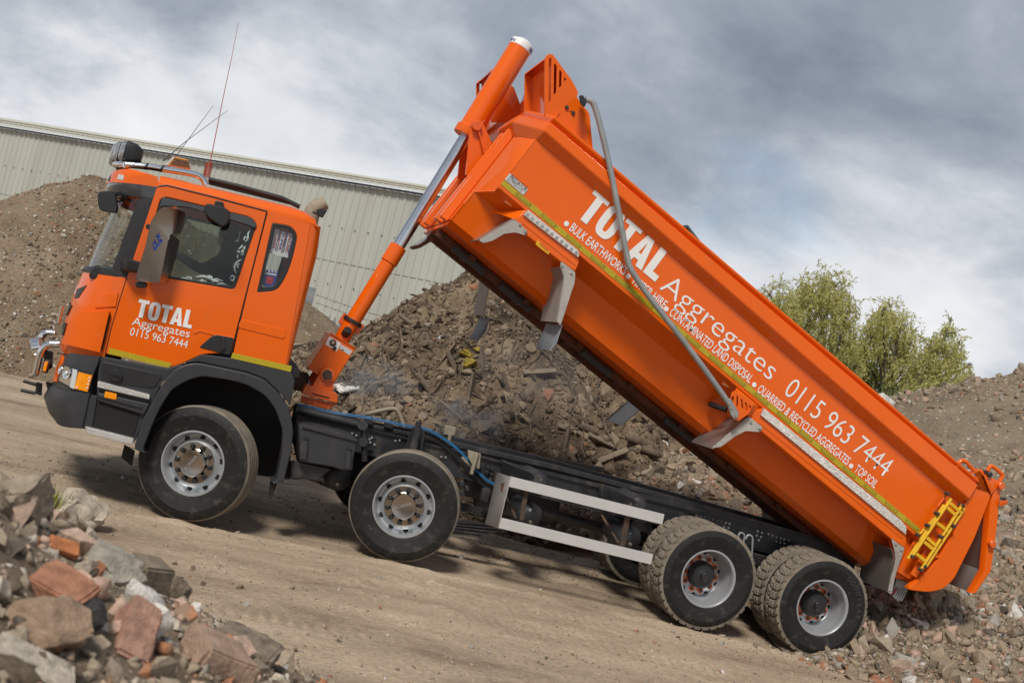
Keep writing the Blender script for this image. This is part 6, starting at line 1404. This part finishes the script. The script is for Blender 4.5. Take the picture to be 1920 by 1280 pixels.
EARTH = soil('grassy_earth', [(.06, .075, .03), (.09, .10, .045), (.13, .12, .07)], .6, (1, 1, 1), 8, .8)
def hG(x, y): return np.minimum(4.4+1.0*fbm(x*.2, y*.2, 7), 5.0-.0*x-np.clip(26-y, 0, 99)*.35-np.clip(17-x, 0, 99)*.5-np.clip(y-75, 0, 99)*.3-np.clip(x-70, 0, 99)*.3)
ob('grassy_bank', grid_mesh('grassy_bank', np.arange(8, 86, .8), np.arange(12, 92, .8), hG, lambda X, Y, Z: Z > -.4), EARTH, kind='structure')
# ------------------------------------------------------------------ warehouse with corrugated cladding
CLAD = mat('sage_cladding', (.40, .41, .365), .5, metal=.0, dirt=(.25, .235, .19), dirt_amt=.35, dscale=1.4, var=.07, vscale=.5, stretch=(1, 1, .12))
ROOFM = mat('roof_sheet', (.50, .50, .44), .55, dirt=(.3, .29, .24), dirt_amt=.3, dscale=1.2, var=.05, vscale=.5)
wr, wl2 = P(785, 366, 25.4), P(0, 240, 39.5); wd = (Vector((wr.x, wr.y, 0))-Vector((wl2.x, wl2.y, 0))); Lw = wd.length; wd.normalize(); wn_ = Vector((wd.y, -wd.x, 0))
WH = bpy.data.objects.new('warehouse', None); COL.objects.link(WH); WH.location = (wr.x, wr.y, 0); WH['label'] = 'long pale sage warehouse with corrugated metal walls behind the heaps'; WH['category'] = 'warehouse'
e0, e1 = wl2-wd*16-Vector((0, 0, -0.0)), wr+wd*6.5
e0.z = wl2.z+(wl2.z-wr.z)*16/Lw; e1.z = wr.z+(wr.z-wl2.z)*6.5/Lw
pitch_ = .30; nrib = int((e1-e0).length/pitch_)
V, F = [], []
for i in range(nrib):
    for t, o_ in ((0, 0), (.60, 0), (.68, .03), (.92, .03)):
        p = e0.lerp(e1, (i+t)/nrib); q = p+wn_*o_; V += [(q.x, q.y, -.6), (q.x, q.y, p.z)]
for i in range(len(V)//2-1): F.append((2*i, 2*i+2, 2*i+3, 2*i+1))
wall = ob('wall', mesh('wall', V, F), CLAD, WH)
rng_ = [Vector((e0.x, e0.y, e0.z)), Vector((e1.x, e1.y, e1.z))]
rb = [(-wn_*9)+Vector((0, 0, 2.2))]*2
tl, tr_ = P(0, 223, 48.5), P(785, 349, 34.4)
dl = (tr_-tl); tl2, tr2 = tl-dl*(16/Lw), tr_+dl*(6.5/Lw)
V, F = [], []
for i in range(nrib):
    for t, o_ in ((0, 0), (.55, 0), (.68, .012), (.86, .012)):
        s = (i+t)/nrib; p = e0.lerp(e1, s)+wn_*.25+Vector((0, 0, .06+o_)); q = tl2.lerp(tr2, s)+Vector((0, 0, o_)); V += [tuple(p), tuple(q)]
for i in range(len(V)//2-1): F.append((2*i, 2*i+2, 2*i+3, 2*i+1))
me = mesh('roof', V, F); rf_ = ob('roof', me, ROOFM, WH)
for s in (.35, .62):
    a_, b_ = e0.lerp(tl2, s)+Vector((0, 0, .09)), e1.lerp(tr2, s)+Vector((0, 0, .09)); tube('roof_seam', [a_, b_], .03, TAN, rf_, 4)
prism('roof_ridge', [tl2, tr2, tr2-wn_*.3, tl2-wn_*.3], (0, 0, .08), ROOFM, WH, 0)
prism('eaves_filler', [e0+wn_*.06, e1+wn_*.06, e1+wn_*.20, e0+wn_*.20], (0, 0, .05), BLACK, WH, 0)
bk0, bk1 = e0-wn_*18, e1-wn_*18
prism('back_wall', [(e0.x, e0.y, -.6), tuple(e0), tuple(tl2), (tl2.x, tl2.y, -.6)], tuple(-wn_*.1), CLAD, WH, 0); prism('gable_wall', [(e1.x, e1.y, -.6), tuple(e1), tuple(tr2), (tr2.x, tr2.y, -.6)], tuple(wd*.08), CLAD, WH, 0)
for dz in (2.6,):
    prism('sheet_lap', [tuple(e0+wn_*.032-Vector((0, 0, dz))), tuple(e1+wn_*.032-Vector((0, 0, dz))), tuple(e1+wn_*.036-Vector((0, 0, dz))), tuple(e0+wn_*.036-Vector((0, 0, dz)))], (0, 0, -.03), CLAD, wall, 0)
for k in range(60):
    for dz in (1.5, 3.4):
        p = e1.lerp(e0, .06+.0125*k)+wn_*.02; cyl('fixing_bolt', (p.x, p.y, p.z-dz), (p.x+wn_.x*.03, p.y+wn_.y*.03, p.z-dz), .022, GREY, wall, 6)
# dark green gabled building behind the raised body
GREEN = mat('green_cladding', (.055, .075, .068), .45, var=.06)
gb = bpy.data.objects.new('green_shed', None); COL.objects.link(gb); g0 = P(1310, 520, 55); gb.location = (g0.x, g0.y, 0); gb['label'] = 'dark green shed whose gable just shows over the raised orange body'; gb['category'] = 'shed'
ga, gp_, gc, gd = P(1262, 470, 55), P(1296, 432, 55), P(1350, 508, 55), P(1350, 560, 55)
apex = P(1284, 431, 55); rgt_ = P(1360, 522, 55)
lft = Vector((2*apex.x-rgt_.x-3, 55, rgt_.z))
prism('gable_wall', [(lft.x, 55, 0), (rgt_.x, 55, 0), tuple(rgt_), tuple(apex), tuple(lft)], (0, 14, 0), GREEN, gb, 0)
prism('roof', [rgt_+Vector((.35, -.3, -.3)), apex+Vector((0, -.3, .12)), apex+Vector((0, -.3, .30)), rgt_+Vector((.35, -.3, -.12))], (0, 14.6, 0), GREEN, gb, 0)
prism('roof', [apex+Vector((0, -.3, .12)), lft+Vector((-.35, -.3, -.3)), lft+Vector((-.35, -.3, -.12)), apex+Vector((0, -.3, .30))], (0, 14.6, 0), GREEN, gb, 0)
# ------------------------------------------------------------------ palisade fence
fe = bpy.data.objects.new('palisade_fence', None); COL.objects.link(fe); f0_ = P(600, 620, 18); fe.location = (f0_.x, 18, 0); fe['label'] = 'grey galvanised palisade fence with barbed wire between the heaps and the warehouse'; fe['category'] = 'fence'
fx0 = P(600, 598, 18); fx1 = P(700, 625, 18); dz = (fx1.z-fx0.z)/(fx1.x-fx0.x)
pm = None
for k in range(34):
    x = fx0.x-2.6+k*.148; z = fx0.z-.0+dz*0*(x-fx0.x)+.12
    if pm is None:
        bm = bmesh.new(); pr_ = [(-.035, 0), (.035, 0), (.035, 1.86), (.012, 1.98), (-.012, 1.98), (-.035, 1.86)]
        a_ = [bm.verts.new((x_, -.008 if abs(x_) > .02 else -.02, z_)) for x_, z_ in pr_]; b_ = [bm.verts.new((x_, .004 if abs(x_) > .02 else -.008, z_)) for x_, z_ in pr_]
        bm.faces.new(a_); bm.faces.new(b_[::-1])
        for i in range(6): bm.faces.new((a_[i-1], a_[i], b_[i], b_[i-1]))
        pm = from_bm('pale', bm, None)
    o = ob('pale', pm, GALV, fe); o.location = (x, 18, z-1.98+.02)
for zz_ in (.32, 1.5): box('fence_rail', (fx0.x, 18.05, fx0.z+.1-zz_), (5.4, .05, .05), GALV, fe, .006)
pp = P(581, 537, 17.9); 
for x in (pp.x, pp.x+2.75): hull('fence_post', [(x+a_*.16, 17.9+b_*.06, z_) for a_ in (-1, 1) for b_ in (-1, 1) for z_ in (0, pp.z)], GALV, fe, .01)
for py in (553, 568):
    a_ = P(594, py, 17.9); q = [a_+Vector((x, 0, -.06*math.sin(x/2.75*math.pi)-.03*x)) for x in np.linspace(0, 3.2, 14)]; w_ = tube('barbed_wire', q, .006, RUST, fe, 5)
    gs = [tube_geo([q[i]+Vector((-.02, 0, -.03)), q[i]+Vector((.02, 0, .03))], .005, 4) for i in range(14)]; V, F = join_geo(gs); ob('barb', mesh('barb', V, F), RUST, w_, kind='stuff')
# ------------------------------------------------------------------ willows
BARK = mat('willow_bark', (.09, .075, .055), .9, var=.3, vscale=2)
LM, N, L, b_ = nodemat('willow_leaf'); g = N.new('ShaderNodeNewGeometry'); rc = N.new('ShaderNodeValToRGB'); e = rc.color_ramp.elements
while len(e) < 4: e.new(.5)
for el, (p, c) in zip(e, ((0, (.40, .39, .12)), (.35, (.53, .50, .17)), (.7, (.61, .56, .22)), (1, (.66, .61, .28)))): el.position = p; el.color = (*c, 1)
L.new(g.outputs['Random Per Island'], rc.inputs[0]); L.new(rc.outputs[0], b_.inputs['Base Color']); b_.inputs['Roughness'].default_value = .6
tr = N.new('ShaderNodeBsdfTranslucent'); L.new(rc.outputs[0], tr.inputs[0]); mx = N.new('ShaderNodeMixShader'); mx.inputs[0].default_value = .5; L.new(b_.outputs[0], mx.inputs[1]); L.new(tr.outputs[0], mx.inputs[2]); L.new(mx.outputs[0], N['Material Output'].inputs[0])
def willow(seed, pxs, base_px, Y, label, lobes, nl):
    r_ = np.random.default_rng(seed); rt_ = random.Random(seed)
    base = P(*base_px, Y); base.z = float(hG(np.array(base.x), np.array(Y)))-.3
    t = bpy.data.objects.new('willow_tree', None); COL.objects.link(t); t.location = base; t['label'] = label; t['category'] = 'tree'; t['group'] = 'willows behind the rubble bank'
    D = (Y-CAM[1])/FWD[1]*1.0
    gs = []; Vs = []
    fork = base+Vector((0, 0, 1.6))
    tk = tube('trunk', [base, base.lerp(fork, .5)+Vector((.05, 0, 0)), fork], [.28, .24, .2], BARK, t, 8)
    for (px, py, rw, rh) in lobes:
        c = P(px, py, Y+rt_.uniform(-1.8, 1.8)); 
        mid = fork.lerp(c, .5)+Vector((rt_.uniform(-.4, .4), rt_.uniform(-.4, .4), .5)); q = catmull([fork, mid, c, c+(c-mid)*.12], 5)
        gs.append(tube_geo(q, list(np.linspace(.12, .02, len(q))), 5))
        for k in range(9):
            a_ = q[rt_.randint(7, len(q)-1)]; d = Vector(r_.normal(size=3)); d.z = d.z*.5+.2; d = Vector((d.x*rw, d.y*rw, d.z*rh))*.38
            tw_ = catmull([a_, a_+d*.6+Vector((0, 0, .15)), a_+d], 4); gs.append(tube_geo(tw_, list(np.linspace(.035, .008, len(tw_))), 4))
        n_s = int(nl*2.5*rw*rh)
        for k in range(n_s):
            d = r_.normal(size=3); d /= np.linalg.norm(d); rad = r_.uniform(.25, 1.0)**.55
            st_ = np.array(c)+d*np.array((rw, rw, rh))*rad*r_.uniform(.8, 1.12)
            nleaf = r_.integers(6, 13); o_ = r_.normal(size=3)*.5; o_[2] = -.5-abs(o_[2]); p = st_.copy(); o_ /= np.linalg.norm(o_)
            if r_.uniform() < .3 and d[2] > .2: o_[2] = abs(o_[2])
            for j in range(nleaf):
                o_[2] -= .12; o_ /= np.linalg.norm(o_); p = p+o_*.085
                ld = o_+r_.normal(size=3)*.55; ld /= np.linalg.norm(ld); sd2 = np.cross(ld, r_.normal(size=3)); sd2 /= np.linalg.norm(sd2)
                l_, w2 = r_.uniform(.18, .30), r_.uniform(.032, .055)
                Vs.append(np.stack([p, p+ld*l_*.5+sd2*w2, p+ld*l_, p+ld*l_*.5-sd2*w2]))
    V, F = join_geo(gs); ob('limbs', mesh('limbs', V, F, 60), BARK, t)
    Va = np.concatenate(Vs); ob('crown', np_mesh('crown', Va, np.arange(len(Va)).reshape(-1, 4), False), LM, t)
willow(1, 0, (1535, 740), 58, 'tallest and leftmost of the three pale green willows, rising straight over the orange body', [(1448, 560, .95, 1.1), (1480, 585, 1.2, 1.4), (1500, 560, 1.1, 1.3), (1535, 540, 1.25, 1.3), (1565, 545, 1.2, 1.4), (1590, 580, .85, 1.2), (1545, 600, 1.5, 1.6), (1600, 640, 1.0, 1.3), (1598, 690, 1.0, 1.3), (1460, 600, 1.0, 1.2), (1500, 630, 1.3, 1.4), (1580, 640, 1.0, 1.5), (1540, 680, 1.2, 1.4)], 52)
willow(2, 0, (1660, 745), 60, 'middle of the three pale green willows, with a pointed crown above the grass', [(1670, 582, .8, 1.0), (1650, 610, 1.0, 1.2), (1690, 610, 1.0, 1.2), (1635, 640, 1.0, 1.2), (1670, 650, 1.4, 1.5), (1705, 650, .9, 1.3), (1640, 690, 1.3, 1.3), (1690, 700, 1.4, 1.3), (1625, 720, 1.0, .9), (1670, 725, 1.3, .9), (1612, 670, .9, 1.1), (1722, 690, .9, 1.2), (1655, 590, .7, .8)], 50)
willow(3, 0, (1715, 742), 56, 'smallest and rightmost of the three pale green willows, leaning right behind the bank', [(1772, 632, .7, .8), (1795, 650, .7, .9), (1760, 665, .9, 1.0), (1790, 685, .9, 1.0), (1740, 690, .9, 1.0), (1765, 710, 1.0, .9), (1810, 690, .5, .8), (1725, 720, .9, .8), (1745, 655, .8, .9), (1780, 610, .45, .6), (1785, 725, .9, .6)], 50)

# ------------------------------------------------------------------ smoke drifting off the spoil heap
def smoke(c, r_, dens, seed):
    m = bpy.data.materials.new('smoke'); m.use_nodes = True; N, L = m.node_tree.nodes, m.node_tree.links; N.remove(N['Principled BSDF'])
    v = N.new('ShaderNodeVolumePrincipled'); v.inputs['Color'].default_value = (.75, .78, .82, 1); v.inputs['Anisotropy'].default_value = .2
    t = N.new('ShaderNodeTexCoord'); n = N.new('ShaderNodeTexNoise'); n.inputs['Scale'].default_value = 2.2; n.inputs['Detail'].default_value = 4; n.inputs['Distortion'].default_value = .8
    mp = N.new('ShaderNodeMapping'); mp.inputs['Location'].default_value = (seed, 0, 0); L.new(t.outputs['Object'], mp.inputs[0]); L.new(mp.outputs[0], n.inputs['Vector'])
    ln = N.new('ShaderNodeVectorMath'); ln.operation = 'LENGTH'; L.new(t.outputs['Object'], ln.inputs[0])
    a = N.new('ShaderNodeMapRange'); a.inputs[1].default_value = 1; a.inputs[2].default_value = .2; L.new(ln.outputs['Value'], a.inputs[0])
    b = N.new('ShaderNodeMapRange'); b.inputs[1].default_value = .48; b.inputs[2].default_value = .75; L.new(n.outputs[0], b.inputs[0])
    k = N.new('ShaderNodeMath'); k.operation = 'MULTIPLY'; L.new(a.outputs[0], k.inputs[0]); L.new(b.outputs[0], k.inputs[1])
    k2 = N.new('ShaderNodeMath'); k2.operation = 'MULTIPLY'; k2.inputs[1].default_value = dens; L.new(k.outputs[0], k2.inputs[0]); L.new(k2.outputs[0], v.inputs['Density']); L.new(v.outputs[0], N['Material Output'].inputs['Volume'])
    bm = bmesh.new(); bmesh.ops.create_icosphere(bm, subdivisions=3, radius=1); o = ob('smoke', from_bm('smoke', bm, 80), m, kind='stuff'); o.location = c; o.scale = r_
for px, py, Y, r_, d_, s_ in ((872, 790, 3.9, (.75, .35, .5), 6.0, 1), (700, 715, 4.3, (.7, .4, .4), 5.0, 5), (1000, 720, 4.6, (1.1, .4, .8), 1.6, 9)):
    smoke(P(px, py, Y), r_, d_, s_)
